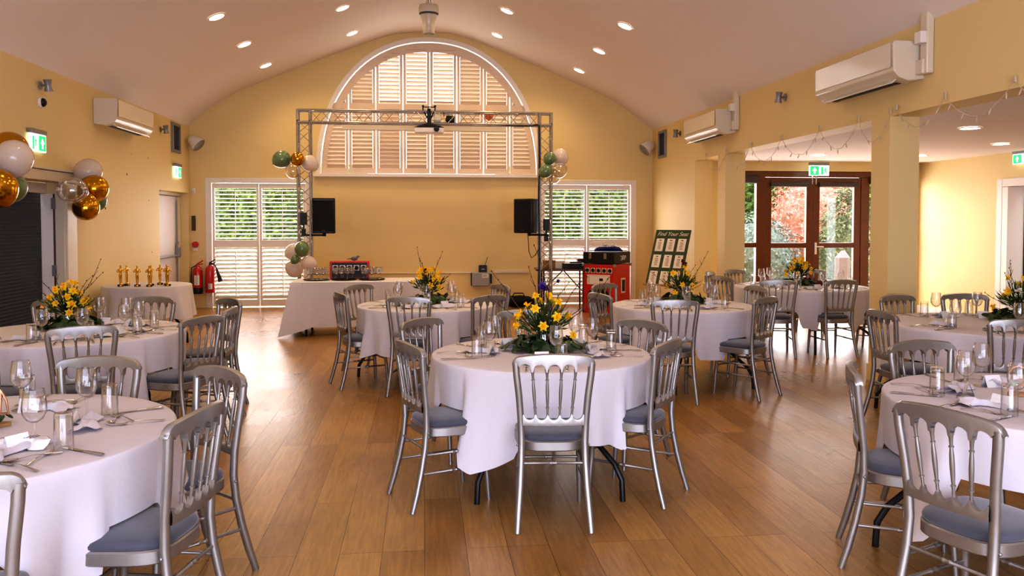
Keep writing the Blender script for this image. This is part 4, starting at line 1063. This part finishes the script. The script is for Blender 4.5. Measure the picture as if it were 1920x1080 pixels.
balloon('greenb', (2.02, 13.15, 2.41), .112, 'lower green balloon on the red cabinet side of the arch', B3, (0, 60))
balloon('clearb', (2.25, 13.2, 2.42), .125, 'clear confetti balloon beside the lower green balloon', B3, (0, -120))
balloon('clearb', (2.18, 13.35, 2.33), .12, 'clear balloon half hidden beneath the confetti balloon', B3, (0, 180))
balloon('peachb', (1.13, 13.85, 3.42), .085, 'peach balloon caught behind the truss crossbar', 'loose balloon')
balloon('goldb', (-3.97, 8.24, 2.27), .170, 'gold balloon behind the white one over the blue doorway', B4, (0, 70))
balloon('whiteb', (-3.80, 7.97, 2.17), .165, 'large white balloon over the blue pleated doorway', B4, (0, 10))
balloon('goldb', (-3.86, 7.78, 1.89), .170, 'gold balloon cut by the photo edge over the blue doorway', B4, (10, -20))
balloon('greenb', (-4.00, 8.33, 1.91), .140, 'dark green balloon hanging in the blue doorway', B4, (0, 20))
balloon('whiteb', (-4.02, 10.2, 2.18), .155, 'white balloon on the door casing near the trophies', B4, (0, 60))
balloon('goldb', (-3.93, 10.12, 1.97), .165, 'upper gold balloon on the door casing near the trophies', B4, (0, 70))
balloon('clearb', (-3.98, 9.62, 1.93), .155, 'clear confetti balloon on the door casing', B4, (0, -80))
balloon('goldb', (-3.92, 9.85, 1.735), .150, 'lower gold balloon on the door casing near the trophies', B4, (0, 190))
balloon('greenb', (-4.04, 10.46, 1.83), .125, 'green balloon peeping out behind the two gold ones', B4, (0, -160))

# ------------------------------------------------------------------ fittings on walls and ceiling
def aircon(y0, y1, side, label, trunk=False):
    x = XL if side > 0 else XR; t = thing('air_conditioner', label, 'air conditioner', (x + side * .001, y0, 0), 0, 'wall air conditioners')
    pr = [(0, 2.83), (.15, 2.815), (.24, 2.845), (.29, 2.90), (.298, 3.14), (.28, 3.165), (0, 3.165)]
    L_ = y1 - y0
    mb = MB(); n = len(pr)
    vs = [(side * a, yy, z) for yy in (0, L_) for a, z in pr]
    mb.add(vs, [tuple(range(n)), tuple(range(2 * n - 1, n - 1, -1))] + [(j, n + j, n + (j + 1) % n, (j + 1) % n) for j in range(n)]); obj('casing', mb, 'cream', t, smooth=30, bevel=.008)
    mb = MB(); mb.add([(side * .3015, .03, 2.935), (side * .3015, L_ - .03, 2.935), (side * .3015, L_ - .03, 3.15), (side * .3015, .03, 3.15)], [(0, 1, 2, 3)]); obj('front_panel', mb, 'acgloss', t)
    mb = MB(); rt = Matrix.Rotation(side * R(38), 4, 'Y'); mb.box((side * .225, L_ / 2, 2.832), (.10, L_ - .16, .010), rt); obj('air_flap', mb, 'acgloss', t, bevel=.003)
    mb = MB(); mb.box((side * .15, L_ / 2, 2.815), (.05, L_ - .30, .008)); obj('outlet_slot', mb, 'black', t)
    if trunk:
        mb = MB(); mb.b2(side * .0, side * .07, -.13, -.03, 2.86, 3.42 if side < 0 else 3.3); mb.b2(side * .0, side * .09, -.10, .02, 2.86, 2.99); obj('pipe_cover', mb, 'cream', t, bevel=.012)
        mb = MB(); mb.b2(side * .07, side * .13, -.13, -.04, 3.12, 3.22); obj('isolator_box', mb, 'white', t, bevel=.004)
    return t
aircon(10.85, 12.25, 1, 'cream air conditioner on the trophy side wall')
aircon(6.66, 8.08, -1, 'large glossy air conditioner above the pillar nearest the camera', True)
aircon(10.95, 12.35, -1, 'glossy air conditioner above the smaller far pillar', True)
def wall_spot(x, y, z, side, label):
    t = thing('wall_spotlight', label, 'wall light', (x + side * .002, y, z), 0, 'small grey wall spotlights')
    mb = MB(); mb.tube([(0, 0, 0), (side * .012, 0, 0)], .045, 14); mb.tube([(side * .01, 0, 0), (side * .06, 0, 0)], .014, 10); obj('mount', mb, 'grey', t)
    mb = MB(); mb.lathe([(.045, -.065), (.032, -.01), (.032, .01), (.045, .065), (.038, .063), (.02, .0), (.038, -.063)], 16, Matrix.Translation((side * .085, 0, 0)) @ Matrix.Rotation(R(12), 4, 'X')); obj('lamp_head', mb, 'grey', t)
wall_spot(XL, 9.42, 3.08, 1, 'grey wall spotlight above the exit sign at the blue doorway')
wall_spot(XL, 13.50, 3.06, 1, 'grey wall spotlight beside the wall vent, trophy side')
wall_spot(XR, 9.40, 3.09, -1, 'grey wall spotlight between the two pillar side air conditioners')
wall_spot(XR, 13.42, 3.09, -1, 'grey wall spotlight beside the wall vent, pillar side')
t = thing('security_camera', 'small white dome camera below the grey wall spotlight', 'security camera', (XL, 9.42, 2.89)); 
mb = MB(); mb.lathe([(.06, 0), (.062, .015), (.055, .03), (.05, .03)], 18, Matrix.Rotation(R(90), 4, 'Y')); obj('housing', mb, 'white', t)
mb = MB(); mb.lathe([(.05, .025), (.043, .048), (.025, .062), (.001, .066)], 16, Matrix.Rotation(R(90), 4, 'Y')); obj('dome', mb, 'black', t)
def vent(x, y, side, label):
    t = thing('wall_vent', label, 'vent', (x, y, 3.0), 0, 'tall wall vents')
    mb = MB()
    for y0, y1, z0, z1 in ((-.22, -.17, -.25, .25), (.17, .22, -.25, .25), (-.17, .17, .20, .25), (-.17, .17, -.25, -.20)): mb.b2(0, side * .035, y0, y1, z0, z1)
    obj('frame', mb, 'grey', t, bevel=.004)
    mb = MB(); mb.b2(0, side * .006, -.17, .17, -.2, .2)
    for i in range(14): mb.box((side * .014, 0, -.185 + .0285 * i), (.022, .34, .004), Matrix.Rotation(side * R(40), 4, 'Y'))
    obj('grille', mb, 'dgrey', t)
vent(XL, 14.27, 1, 'tall dark wall vent on the trophy side, near the corner'); vent(XR, 14.42, -1, 'tall dark wall vent on the pillar side, near the corner')
def wall_speaker(x, rz, label):
    t = thing('wall_speaker', label, 'speaker', (x, D - .001, 3.0), 0, 'white corner speakers')
    rt = Matrix.Translation((0, -.2, 0)) @ Vector((0, 0, -1)).rotation_difference(Vector(rz)).to_matrix().to_4x4()
    mb = MB(); mb.lathe([(.001, .11), (.05, .11), (.085, .08), (.125, -.05), (.13, -.08), (.128, -.10)], 22, rt); obj('shell', mb, 'white', t, smooth=60)
    mb = MB(); mb.lathe([(.128, -.10), (.10, -.118), (.001, -.122)], 22, rt); obj('grille', mb, 'grey', t)
    mb = MB(); mb.box((0, -.02, 0), (.08, .04, .10)); mb.tube([(0, -.03, 0), (0, -.12, .01)], .025, 10); obj('bracket', mb, 'white', t)
wall_speaker(-4.06, (.72, -.12, -.62), 'white corner speaker on the far wall, trophy side'); wall_speaker(4.25, (-.72, -.12, -.62), 'white corner speaker on the far wall, pillar side')
# exit signs: panel in local xz facing -y
def exit_sign(loc, rz, label, w_=.34, h=.17, flip=False, hang=True):
    t = thing('exit_sign', label, 'exit sign', loc, rz, 'green exit signs')
    mb = MB(); mb.b2(-w_ / 2, w_ / 2, -.012, .012, -h / 2, h / 2); obj('panel', mb, 'exitw', t, bevel=.003)
    if hang:
        mb = MB(); mb.b2(-w_ / 2, w_ / 2, -.025, .025, h / 2 + .002, h / 2 + .05); obj('housing', mb, 'grey', t, bevel=.004)
    k = -1 if flip else 1
    x0, x1 = (-w_ * .46, -w_ * .02) if not flip else (w_ * .02, w_ * .46)
    mb = MB(); mb.b2(x0, x1, -.0145, -.0125, -h * .43, h * .43); obj('green_field', mb, 'green', t)
    xc = (x0 + x1) / 2; a = h * .32
    def flat(mb, poly, y): mb.add([(x, y, z) for x, z in poly], [tuple(range(len(poly)))])
    mb = MB(); flat(mb, [(xc - a * .28, -a), (xc + a * .28, -a), (xc + a * .28, 0), (xc - a * .28, 0)], -.016); flat(mb, [(xc - a * .8, -.05 * a), (xc + a * .8, -.05 * a), (xc, a)], -.016); obj('arrow', mb, 'exitw', t)
    xr = w_ * .24 * k; mb = MB()
    flat(mb, [(xr - .05, -h * .4), (xr - .012, -h * .4), (xr - .012, h * .36), (xr - .05, h * .36)], -.0135)
    for poly in ([(.018, .02), (.03, .02), (.045, -.03), (.03, -.035)], [(.012, .035), (.035, .035), (.03, -.01), (.012, -.01)], [(.012, -.01), (.024, -.01), (.008, -.055), (-.004, -.05)], [(.02, -.01), (.03, -.01), (.05, -.04), (.042, -.05)], [(.035, .035), (.06, .015), (.055, .006), (.03, .022)], [(.012, .035), (-.008, .012), (-.002, .004), (.016, .02)],
                 [(.026 + .010 * math.cos(PI * i / 4), .05 + .010 * math.sin(PI * i / 4)) for i in range(8)]):
        flat(mb, [(xr + x, z) for x, z in poly], -.0138)
    obj('running_figure', mb, 'green', t); return t
exit_sign((XL + .03, 9.27, 2.43), R(90), 'green exit sign above the blue pleated doorway', .36, .19, True)
exit_sign((XL + .03, 14.28, 2.42), R(90), 'green exit sign above the fire door', .36, .19, True)
exit_sign((6.49, YA - .25, 2.415), 0, 'green exit sign hanging before the garden doors', .34, .17)
exit_sign((XA - .04, 10.44, 2.46), R(-90), 'green exit sign above the side doorway', .36, .14)
exit_sign((XL - .155, 13.6, 1.93), R(90), 'small green running figure sign on the fire door', .30, .17, False, False)
def sensor(loc, side, label):
    t = thing('motion_sensor', label, 'sensor', loc, 0, 'white motion sensors')
    mb = MB(); mb.b2(-.032, .032, -.045, 0, -.055, .055); obj('body', mb, 'white', t, bevel=.012)
    mb = MB(); mb.ball((0, -.045, -.015), .022, 10, 6, (1, .6, 1.1)); obj('lens', mb, 'cream', t)
sensor((-4.13, D, 2.13), 1, 'white motion sensor beside the fire door corner'); sensor((8.36, YA, 2.50), 1, 'white motion sensor in the annex corner above the garden doors')
# scuffs on left wall
mb = MB()
for y, z, s_ in ((12.0, 2.25, .02), (12.9, 2.55, .012), (12.9, 1.9, .012), (12.2, 2.55, .01), (11.2, 1.75, .02), (13.0, 1.1, .012)): mb.lathe([(.0005, .0016), (s_ * .7, .0016), (s_, .0004)], 8, Matrix.Translation((XL, y, z)) @ Matrix.Rotation(R(90), 4, 'Y'))
o = obj('wall_scuff', mb, 'dirt'); tag(o, 'small dark knocks and scuffs on the trophy side wall', 'scuff', None, 'stuff')
# extinguishers
def extinguisher(loc, label, black_base, horn):
    t = thing('fire_extinguisher', label, 'fire extinguisher', loc, 0, 'red fire extinguishers')
    mb = MB(); mb.b2(-.03, .03, .06, .1085, .30, .42); obj('wall_bracket', mb, 'grey', t)
    mb = MB(); mb.lathe([(.001, 0), (.078, 0), (.083, .01), (.083, .40), (.07, .46), (.035, .49), (.03, .50), (.001, .50)], 24); obj('cylinder', mb, 'redx', t, smooth=50)
    if black_base: mb = MB(); mb.lathe([(.084, 0), (.085, .002), (.085, .11), (.084, .112)], 24); obj('base_band', mb, 'black', t)
    mb = MB(); mb.tube([(0, 0, .5), (0, 0, .54)], .022, 10); mb.tube([(-.01, 0, .54), (.05, -.02, .57), (.10, -.03, .60)], .011, 8); mb.tube([(0, 0, .535), (.06, -.02, .53), (.10, -.03, .545)], .009, 8); obj('valve_handle', mb, 'black' if horn else 'redx', t)
    mb = MB(); mb.grid([[(.0845 * math.sin(a), -.0845 * math.cos(a), z) for a in [-.55 + .11 * i for i in range(11)]] for z in (.16, .34)] if black_base else [[(.0845 * math.sin(a), -.0845 * math.cos(a), z) for a in [-.2 + .11 * i for i in range(9)]] for z in (.07, .17)]); lb = obj('instruction_label', mb, 'paper', t)
    mb = MB()
    z0, z1 = (.18, .32) if black_base else (.085, .155)
    for k in range(5): 
        z = z0 + (z1 - z0) * k / 4; mb.grid([[(.0852 * math.sin(a), -.0852 * math.cos(a), z + q) for a in [-.3 + .08 * i for i in range(8)]] for q in (0, .008)])
    obj('print', mb, 'ink', lb)
    mb = MB()
    if horn: mb.tube([(.02, 0, .52), (.09, -.02, .50), (.13, -.02, .40)], .010, 8); mb.tube([(.12, -.02, .42), (.19, -.03, .20)], [.018, .042], 12); obj('discharge_horn', mb, 'black', t)
    else: mb.tube([(-.02, 0, .52), (-.10, -.02, .47), (-.105, -.02, .3), (-.10, -.02, .18)], .011, 8); obj('hose', mb, 'black', t)
extinguisher((-4.06, D - .11, .27), 'fire extinguisher with a black base hung in the corner', True, False)
extinguisher((-3.84, D - .125, .29), 'fire extinguisher with a black horn beside the shutters', False, True)
t = thing('fire_alarm_bell', 'small red alarm sounder on the wall above the extinguishers', 'fire alarm', (-4.12, D, 1.16)); mb = MB(); mb.lathe([(.001, .08), (.045, .08), (.055, .06), (.055, 0)], 18, Matrix.Rotation(R(90), 4, 'X')); obj('sounder', mb, 'redx', t)
mb = MB(); mb.b2(-.045, .045, -.02, 0, -.12, -.06); obj('back_box', mb, 'white', t, bevel=.004)
mb = MB(); mb.b2(-.035, .035, -.02, 0, .25, .52); o = obj('notice_plate', mb, 'dirt', loc=(-4.15, D, 1.16), bevel=.004); tag(o, 'narrow dark notice plate on the corner wall above the alarm', 'notice')
# grey mixer box on the far wall with wireless receiver
t = thing('wall_box', 'grey metal cable box mounted low on the far wall', 'wall box', (1.09, D, .49))
mb = MB(); mb.b2(-.19, .15, -.12, 0, -.13, .13); obj('enclosure', mb, mat('light_grey_box', (.36, .36, .36), .4), t, bevel=.015)
mb = MB(); mb.b2(-.205, -.19, -.08, -.02, -.12, .12); mb.b2(.15, .19, -.1, -.02, -.08, .10); obj('side_cover', mb, 'black', t, bevel=.006)
mb = MB(); mb.b2(-.0, .12, -.126, -.12, .03, .10); p = obj('display_panel', mb, 'card', t)
mb = MB()
for k in range(4): mb.b2(.015 + .02 * k, .028 + .02 * k, -.128, -.126, .05, .085)
obj('marking', mb, 'grey', p)
t = thing('radio_receiver', 'black wireless receiver with an aerial standing on the grey box', 'receiver', (1.11, D - .07, .62))
mb = MB(); mb.b2(-.075, .075, -.03, .03, 0, .135); obj('body', mb, 'black', t, bevel=.008)
mb = MB(); mb.tube([(.04, 0, .13), (.09, 0, .29)], [.006, .004], 6); obj('aerial', mb, 'black', t)
mb = MB(); mb.b2(-.03, .03, -.033, -.03, .05, .07); obj('badge', mb, 'grey', t)
# hanging fan
t = thing('ceiling_fan_unit', 'cream bell shaped air circulator hanging from the vault on a hook', 'ceiling fan', (.095, 12.6, 0))
mb = MB(); mb.lathe([(.001, 4.94), (.09, 4.94), (.145, 4.925), (.158, 4.88), (.155, 4.82), (.150, 4.80)], 28); obj('top_housing', mb, 'cream', t, smooth=60)
mb = MB(); mb.lathe([(.150, 4.795), (.140, 4.77), (.11, 4.69), (.098, 4.64), (.092, 4.60), (.092, 4.49), (.086, 4.485), (.084, 4.60), (.001, 4.62)], 28); obj('nozzle', mb, 'cream', t, smooth=60)
mb = MB(); mb.lathe([(.1505, 4.802), (.1505, 4.793), (.139, 4.768)], 28); obj('intake_gap', mb, 'dgrey', t)
mb = MB()
for k in range(3):
    a = 2 * PI * k / 3 + .4; mb.tube([(.04 * math.cos(a), .04 * math.sin(a), 4.935), (.035 * math.cos(a), .035 * math.sin(a), 5.0), (.008 * math.cos(a), .008 * math.sin(a), 5.05)], .007, 8)
mb.lathe([(.012, 5.04), (.02, 5.05), (.045, 5.075), (.05, 5.098)], 16); obj('suspension_hook', mb, 'grey', t)
# fairy lights along the beam
def garland(name, pts, sag, label, seed):
    r = random.Random(seed); mb = MB(); path = []
    for (p, q) in zip(pts, pts[1:]):
        p, q = Vector(p), Vector(q)
        for i in range(10):
            s_ = i / 10; v = p.lerp(q, s_); v.z -= sag * 4 * s_ * (1 - s_) * r.uniform(.95, 1.05); path.append(v)
    path.append(Vector(pts[-1])); mb.tube(path, .0028, 5)
    for p in pts: mb.b2(p[0] - .008, p[0] + .008, p[1] - .012, p[1] + .012, p[2] - .01, p[2] + .04)
    o = obj(name, mb, 'wire'); tag(o, label, 'fairy lights', 'strings of clear fairy lights')
    bulb = None
    for i in range(1, len(path) - 1, 2):
        if bulb is None:
            mb = MB(); mb.tube([(0, 0, 0), (0, 0, -.02), (0, 0, -.045), (0, 0, -.055)], [.002, .006, .006, .001], 6); bulb = obj('bulb', mb, 'wire', o); c = bulb
        else: c = dup(bulb, parent=o)
        c.location = path[i]; c.rotation_euler = (r.uniform(-.5, .5), r.uniform(-.5, .5), 0)
garland('fairy_lights', [(XR - .02, y, 2.60) for y in (12.1, 11.25, 10.4, 9.45, 8.5, 7.7, 7.15)], .25, 'string of clear fairy lights looped along the beam between the pillars', 1)
garland('fairy_lights', [(XR - .02, y, 2.62) for y in (7.05, 6.35, 5.55, 4.8)], .20, 'string of clear fairy lights looped along the beam past the near pillar', 2)

# ------------------------------------------------------------------ seating board on easel
t = thing('seating_board', 'green seating plan board headed Find Your Seat on an easel', 'seating plan', (3.50, 11.45, .66), R(-50))
bt = Matrix.Rotation(R(-20), 4, 'X')
mb = MB(); mb.b2(-.30, .30, 0, .012, 0, .84); p = obj('panel', mb, 'board', t); p.matrix_local = bt
for r_ in range(3):
    for c_ in range(3):
        x = -.19 + .19 * c_; z = .60 - .255 * r_ + .0
        mb = MB(); mb.b2(x - .068, x + .068, -.004, -.001, z - .10, z + .10); q = obj('table_list_card', mb, 'card', p)
        mb = MB()
        mb.b2(x - .02, x + .02, -.0055, -.004, z + .065, z + .078)
        for k in range(6): mb.b2(x - .03 + .004 * (k % 3), x + .03 - .005 * ((k + 1) % 2), -.0055, -.004, z + .035 - .02 * k, z + .041 - .02 * k)
        obj('name_list', mb, 'dirt', q)
cu = bpy.data.curves.new('heading', 'FONT'); cu.body = 'Find Your Seat'; cu.size = .088; cu.shear = .35; cu.align_x = 'CENTER'; cu.extrude = .0008; cu.materials.append(M['card'])
ho = bpy.data.objects.new('heading', cu); C.objects.link(ho); hm = bpy.data.meshes.new_from_object(ho.evaluated_get(bpy.context.evaluated_depsgraph_get())); bpy.data.objects.remove(ho); h = bpy.data.objects.new('heading', hm); C.objects.link(h); h.parent = p; h.location = (0, -.003, .745); h.rotation_euler = (R(90), 0, 0)
t = thing('easel', 'wooden tripod easel holding the green seating board', 'easel', (3.50, 11.45, 0), R(-50))
mb = MB(); mb.b2(-.30, .30, -.07, .03, .625, .655); obj('ledge', mb, 'lwood', t, bevel=.004)
for s_ in (-1, 1):
    mb = MB(); mb.tube([(s_ * .30, -.20, .0), (s_ * .22, .035, .64), (s_ * .10, .32, 1.38)], .014, 8); obj('leg', mb, 'lwood', t)
mb = MB(); mb.tube([(0, .75, 0), (0, .34, 1.36)], .014, 8); obj('leg', mb, 'lwood', t)
# ------------------------------------------------------------------ red speaker cabinet with case and blue bag
t = thing('speaker_cabinet', 'tall red speaker cabinet with five tweeters and a horn', 'speaker', (3.19, 13.72, 0), R(-40))
mb = MB(); mb.b2(-.30, .30, -.31, .31, 0, .84); obj('cabinet', mb, 'red', t, bevel=.01); speaker_front(t, .54, .2, -.312, .69)
mb = MB(); mb.b2(-.22, .22, -.325, -.31, .49, .66); p = obj('horn_frame', mb, 'white', t, bevel=.004)
mb = MB(); 
mb.add([(-.20, -.327, .505), (.20, -.327, .505), (.20, -.327, .645), (-.20, -.327, .645), (.02, -.315, .555), (.09, -.315, .555), (.09, -.315, .60), (.02, -.315, .60)], [(0, 1, 5, 4), (1, 2, 6, 5), (2, 3, 7, 6), (3, 0, 4, 7)])
hf = obj('horn_flare', mb, 'cream', p, smooth=0); mb = MB(); mb.b2(.02, .09, -.3262, -.3256, .555, .60); obj('horn_throat', mb, 'black', p)
mb = MB(); mb.lathe([(.21, 0), (.215, .012), (.19, .016), (.17, .004), (.06, .004), (.05, .02), (.001, .03)], 32, Matrix.Translation((0, -.312, .25)) @ Matrix.Rotation(R(90), 4, 'X')); obj('woofer', mb, 'black', t)
mb = MB(); mb.b2(.30, .31, -.06, .10, .34, .60); p = obj('handle_plate', mb, 'white', t, bevel=.004); mb = MB(); mb.b2(.309, .313, -.035, .075, .37, .57); obj('handle_recess', mb, 'black', p)
mb = MB()
for x in (-.30, .30):
    for y in (-.31, .31): mb.b2(x - .02, x + .02, y - .02, y + .02, .80, .85)
obj('corner_protector', mb, 'grey', t, bevel=.006)
t = thing('equipment_case', 'black equipment case with two silver latches on the red cabinet', 'case', (3.19, 13.72, .852), R(-40))
mb = MB(); mb.b2(-.30, .30, -.32, .32, 0, .20); obj('body', mb, 'black', t, bevel=.01)
for x in (-.16, .13): mb = MB(); mb.b2(x - .025, x + .025, -.335, -.32, .08, .18); obj('latch', mb, 'alu', t, bevel=.004)
mb = MB()
for k, pl in enumerate(([(-.09, .13), (-.04, .13), (-.04, .07), (-.07, .055)], [(0, .135), (0, .06), (.04, .075), (.03, .10), (.045, .13), (0, .135)], [(.08, .06), (.08, .135), (.12, .13), (.12, .1), (.08, .095)])):
    mb.tube([(.302, y, z) for y, z in pl], .006, 6)
obj('sticker_lettering', mb, 'paper', t)
t = thing('cable_bag', 'rumpled dark blue cable bag lying on the black case', 'bag', (3.20, 13.68, 1.056), R(-10))
mb = MB(); r = random.Random(9); rows = []
for i in range(15):
    s_ = i / 14; row = []
    for j in range(14):
        a = 2 * PI * j / 14; hh = .055 * (math.sin(PI * min(1, s_ * 1.0 + .02)) ** .5) * r.uniform(.75, 1.15); row.append((-.24 + .5 * s_, .12 * math.sin(PI * (s_ * .9 + .05)) ** .6 * math.cos(a) * r.uniform(.9, 1.1), hh + hh * math.sin(a)))
    rows.append(row)
mb.grid(rows, close=True); mb.f.append(tuple(range(13, -1, -1))); mb.f.append(tuple(14 * 14 + j for j in range(14))); obj('fabric', mb, 'blue', t, smooth=60)
mb = MB()
for k in range(5):
    c0 = (-.14 + .05 * k, -.03 + .02 * (k % 2), .09); mb.tube([(c0[0] + (.10 + .015 * k) * math.cos(a), c0[1] + .03 * math.sin(a * 2), c0[2] + .045 * math.sin(a) + .02) for a in [2 * PI * i / 20 for i in range(21)]], .004, 6)
o = obj('coiled_lead', mb, 'white', loc=(3.10, 13.60, 1.075)); tag(o, 'loose white lead coiled over the blue cable bag', 'cable')
# dark folding table with boxes
t = thing('folding_table', 'dark topped folding table beside the red cabinet', 'table', (2.42, 13.95, 0), R(-4))
mb = MB(); mb.b2(-.46, .50, -.30, .30, .72, .75); obj('tabletop', mb, 'dwood', t, bevel=.006)
for sx in (-.33, .36):
    for sy in (-.24, .24):
        mb = MB(); mb.tube([(sx, sy, 0), (sx, sy, .72)], .014, 8); obj('leg', mb, 'blackm', t)
    mb = MB(); mb.tube([(sx, -.24, .36), (sx, .24, .36)], .011, 8); obj('cross_bar', mb, 'blackm', t)
mb = MB(); mb.tube([(-.33, 0, .36), (.02, 0, .70)], .010, 8); mb.tube([(.36, 0, .36), (.05, 0, .70)], .010, 8); obj('folding_brace', mb, 'blackm', t)
def boxthing(name, loc, d, m_, label, cat, rz=0, lid=None):
    t = thing(name, label, cat, loc, rz); mb = MB(); mb.b2(-d[0] / 2, d[0] / 2, -d[1] / 2, d[1] / 2, 0, d[2]); obj('body', mb, m_, t, bevel=.006)
    mb = MB(); mb.b2(-d[0] / 2 - .003, d[0] / 2 + .003, -d[1] / 2 - .003, d[1] / 2 + .003, d[2] * .78, d[2] + .006); obj('lid', mb, lid or m_, t, bevel=.005); return t
boxthing('cardboard_box', (2.19, 13.88, .751), (.17, .20, .14), 'carton', 'brown cardboard box at the end of the dark table', 'box', R(10))
boxthing('paper_carton', (2.37, 13.90, .751), (.18, .18, .13), 'card', 'pale carton next to the brown box on the dark table', 'box', R(-6))
boxthing('mixer_deck', (2.69, 13.86, .751), (.34, .26, .09), 'black', 'flat black mixer deck lying on the dark table', 'audio deck', 0)
boxthing('wooden_box', (2.80, 14.10, .751), (.14, .14, .16), 'wood', 'small reddish wooden box behind the mixer deck', 'box', 0)
mb = MB(); mb.tube([(0, 0, .012), (.10, 0, .012), (.17, 0, .012), (.20, 0, .012)], [.011, .011, .016, .019], 12); o = obj('microphone', mb, 'black', loc=(2.56, 13.86, .846)); 
tag(o, 'black microphone lying on top of the mixer deck', 'microphone')
mb = MB(); mb.b2(-.06, .06, -.08, .08, 0, .10); o = obj('adaptor_block', mb, 'black', loc=(2.47, 13.74, .751), bevel=.01); tag(o, 'small black power adaptor before the pale carton', 'adaptor')
# black bag on floor
mb = MB(); r = random.Random(4); rows = []
for i in range(13):
    s_ = i / 12; row = []
    for j in range(12):
        a = 2 * PI * j / 12; q = math.sin(PI * (s_ * .9 + .05)) ** .35
        row.append((-.30 + .6 * s_, .15 * q * math.cos(a) * r.uniform(.93, 1.07), .11 + max(-.11, .11 * q * math.sin(a) * r.uniform(.93, 1.07))))
    rows.append(row)
mb.grid(rows, close=True); mb.f.append(tuple(range(11, -1, -1))); mb.f.append(tuple(12 * 12 + j for j in range(12)))
t = thing('holdall', 'black holdall lying on the floor below the far wall', 'bag', (1.72, 14.55, 0)); obj('body', mb, 'bag', t, smooth=60)
mb = MB(); mb.tube([(-.12, -.08, .19), (-.08, -.10, .27), (.08, -.10, .27), (.12, -.08, .19)], .010, 8); obj('handle', mb, 'bag', t)
# dark cabinet beyond the side doorway
t = thing('dark_cabinet', 'black cabinet standing outside the side doorway', 'cabinet', (XA + .85, 10.75, 0))
mb = MB(); mb.b2(-.25, .25, -1.2, .25, 0, 1.12); obj('carcass', mb, 'black', t, bevel=.01)
mb = MB(); mb.b2(-.27, .27, -1.22, .27, 1.12, 1.15); obj('top', mb, 'black', t, bevel=.005)
for yy in (-.9, -.1): mb = MB(); mb.b2(-.262, -.25, yy - .34, yy + .30, .06, 1.06); d_ = obj('door', mb, 'blackm', t, bevel=.004); mb = MB(); mb.tube([(-.28, yy, .6), (-.28, yy, .75)], .008, 6); obj('handle', mb, 'steel', d_)
t = thing('notice_board', 'white and blue notice leaning on the black cabinet outside', 'notice', (XA + .82, 10.6, 1.152)); mb = MB(); mb.b2(-.02, .02, -.16, .16, 0, .34); obj('sheet', mb, 'exitw', t); mb = MB(); mb.b2(-.022, -.0205, -.16, .16, .10, .2); obj('blue_band', mb, 'blue', t)

# ------------------------------------------------------------------ light
wd = bpy.data.worlds.new('sky'); bpy.context.scene.world = wd; wd.use_nodes = True
bg = wd.node_tree.nodes['Background']; bg.inputs[0].default_value = (.93, .95, 1.0, 1); bg.inputs[1].default_value = 3.6
def area(loc, rot, sx, sy, e, col):
    l = bpy.data.lights.new('daylight', 'AREA'); l.shape = 'RECTANGLE'; l.size = sx; l.size_y = sy; l.energy = e; l.color = col
    o = bpy.data.objects.new('daylight', l); C.objects.link(o); o.location = loc; o.rotation_euler = rot
area((.2, Y0 + .05, 1.55), (R(90), 0, 0), 6.4, 2.2, 185, (.56, .59, 1.0))       # glazed rear opening
area((6.6, YA + .6, 1.5), (R(-90), 0, 0), 3.4, 2.3, 190, (1, .93, .97))        # garden doors
area((.13, D + .9, 3.9), (R(-100), 0, 0), 4.0, 2.6, 50, (1, .93, .92))          # arch
area((-3.0, D + .8, 1.3), (R(-90), 0, 0), 1.8, 2.3, 110, (1, .93, .97))
area((3.1, D + .8, 1.3), (R(-90), 0, 0), 1.8, 2.3, 110, (1, .93, .97))

# ------------------------------------------------------------------ camera
cam = bpy.data.cameras.new('camera'); co = bpy.data.objects.new('camera', cam); C.objects.link(co)
co.location = (0, 0, 1.57); co.rotation_euler = (R(90) - math.atan(50 / 1500), 0, -math.atan(166 / 1500))
cam.sensor_width = 36; cam.lens = 36 * 1500 / 1920; cam.shift_y = -74 / 1920; cam.clip_start = .05
sc = bpy.context.scene; sc.camera = co
sc.view_settings.view_transform = 'Standard'; sc.view_settings.look = 'High Contrast'; sc.view_settings.exposure = -.06
sc.cycles.use_denoising = True; sc.cycles.max_bounces = 8; sc.cycles.transparent_max_bounces = 16; sc.cycles.caustics_reflective = False; sc.cycles.caustics_refractive = False; sc.cycles.sample_clamp_indirect = 6
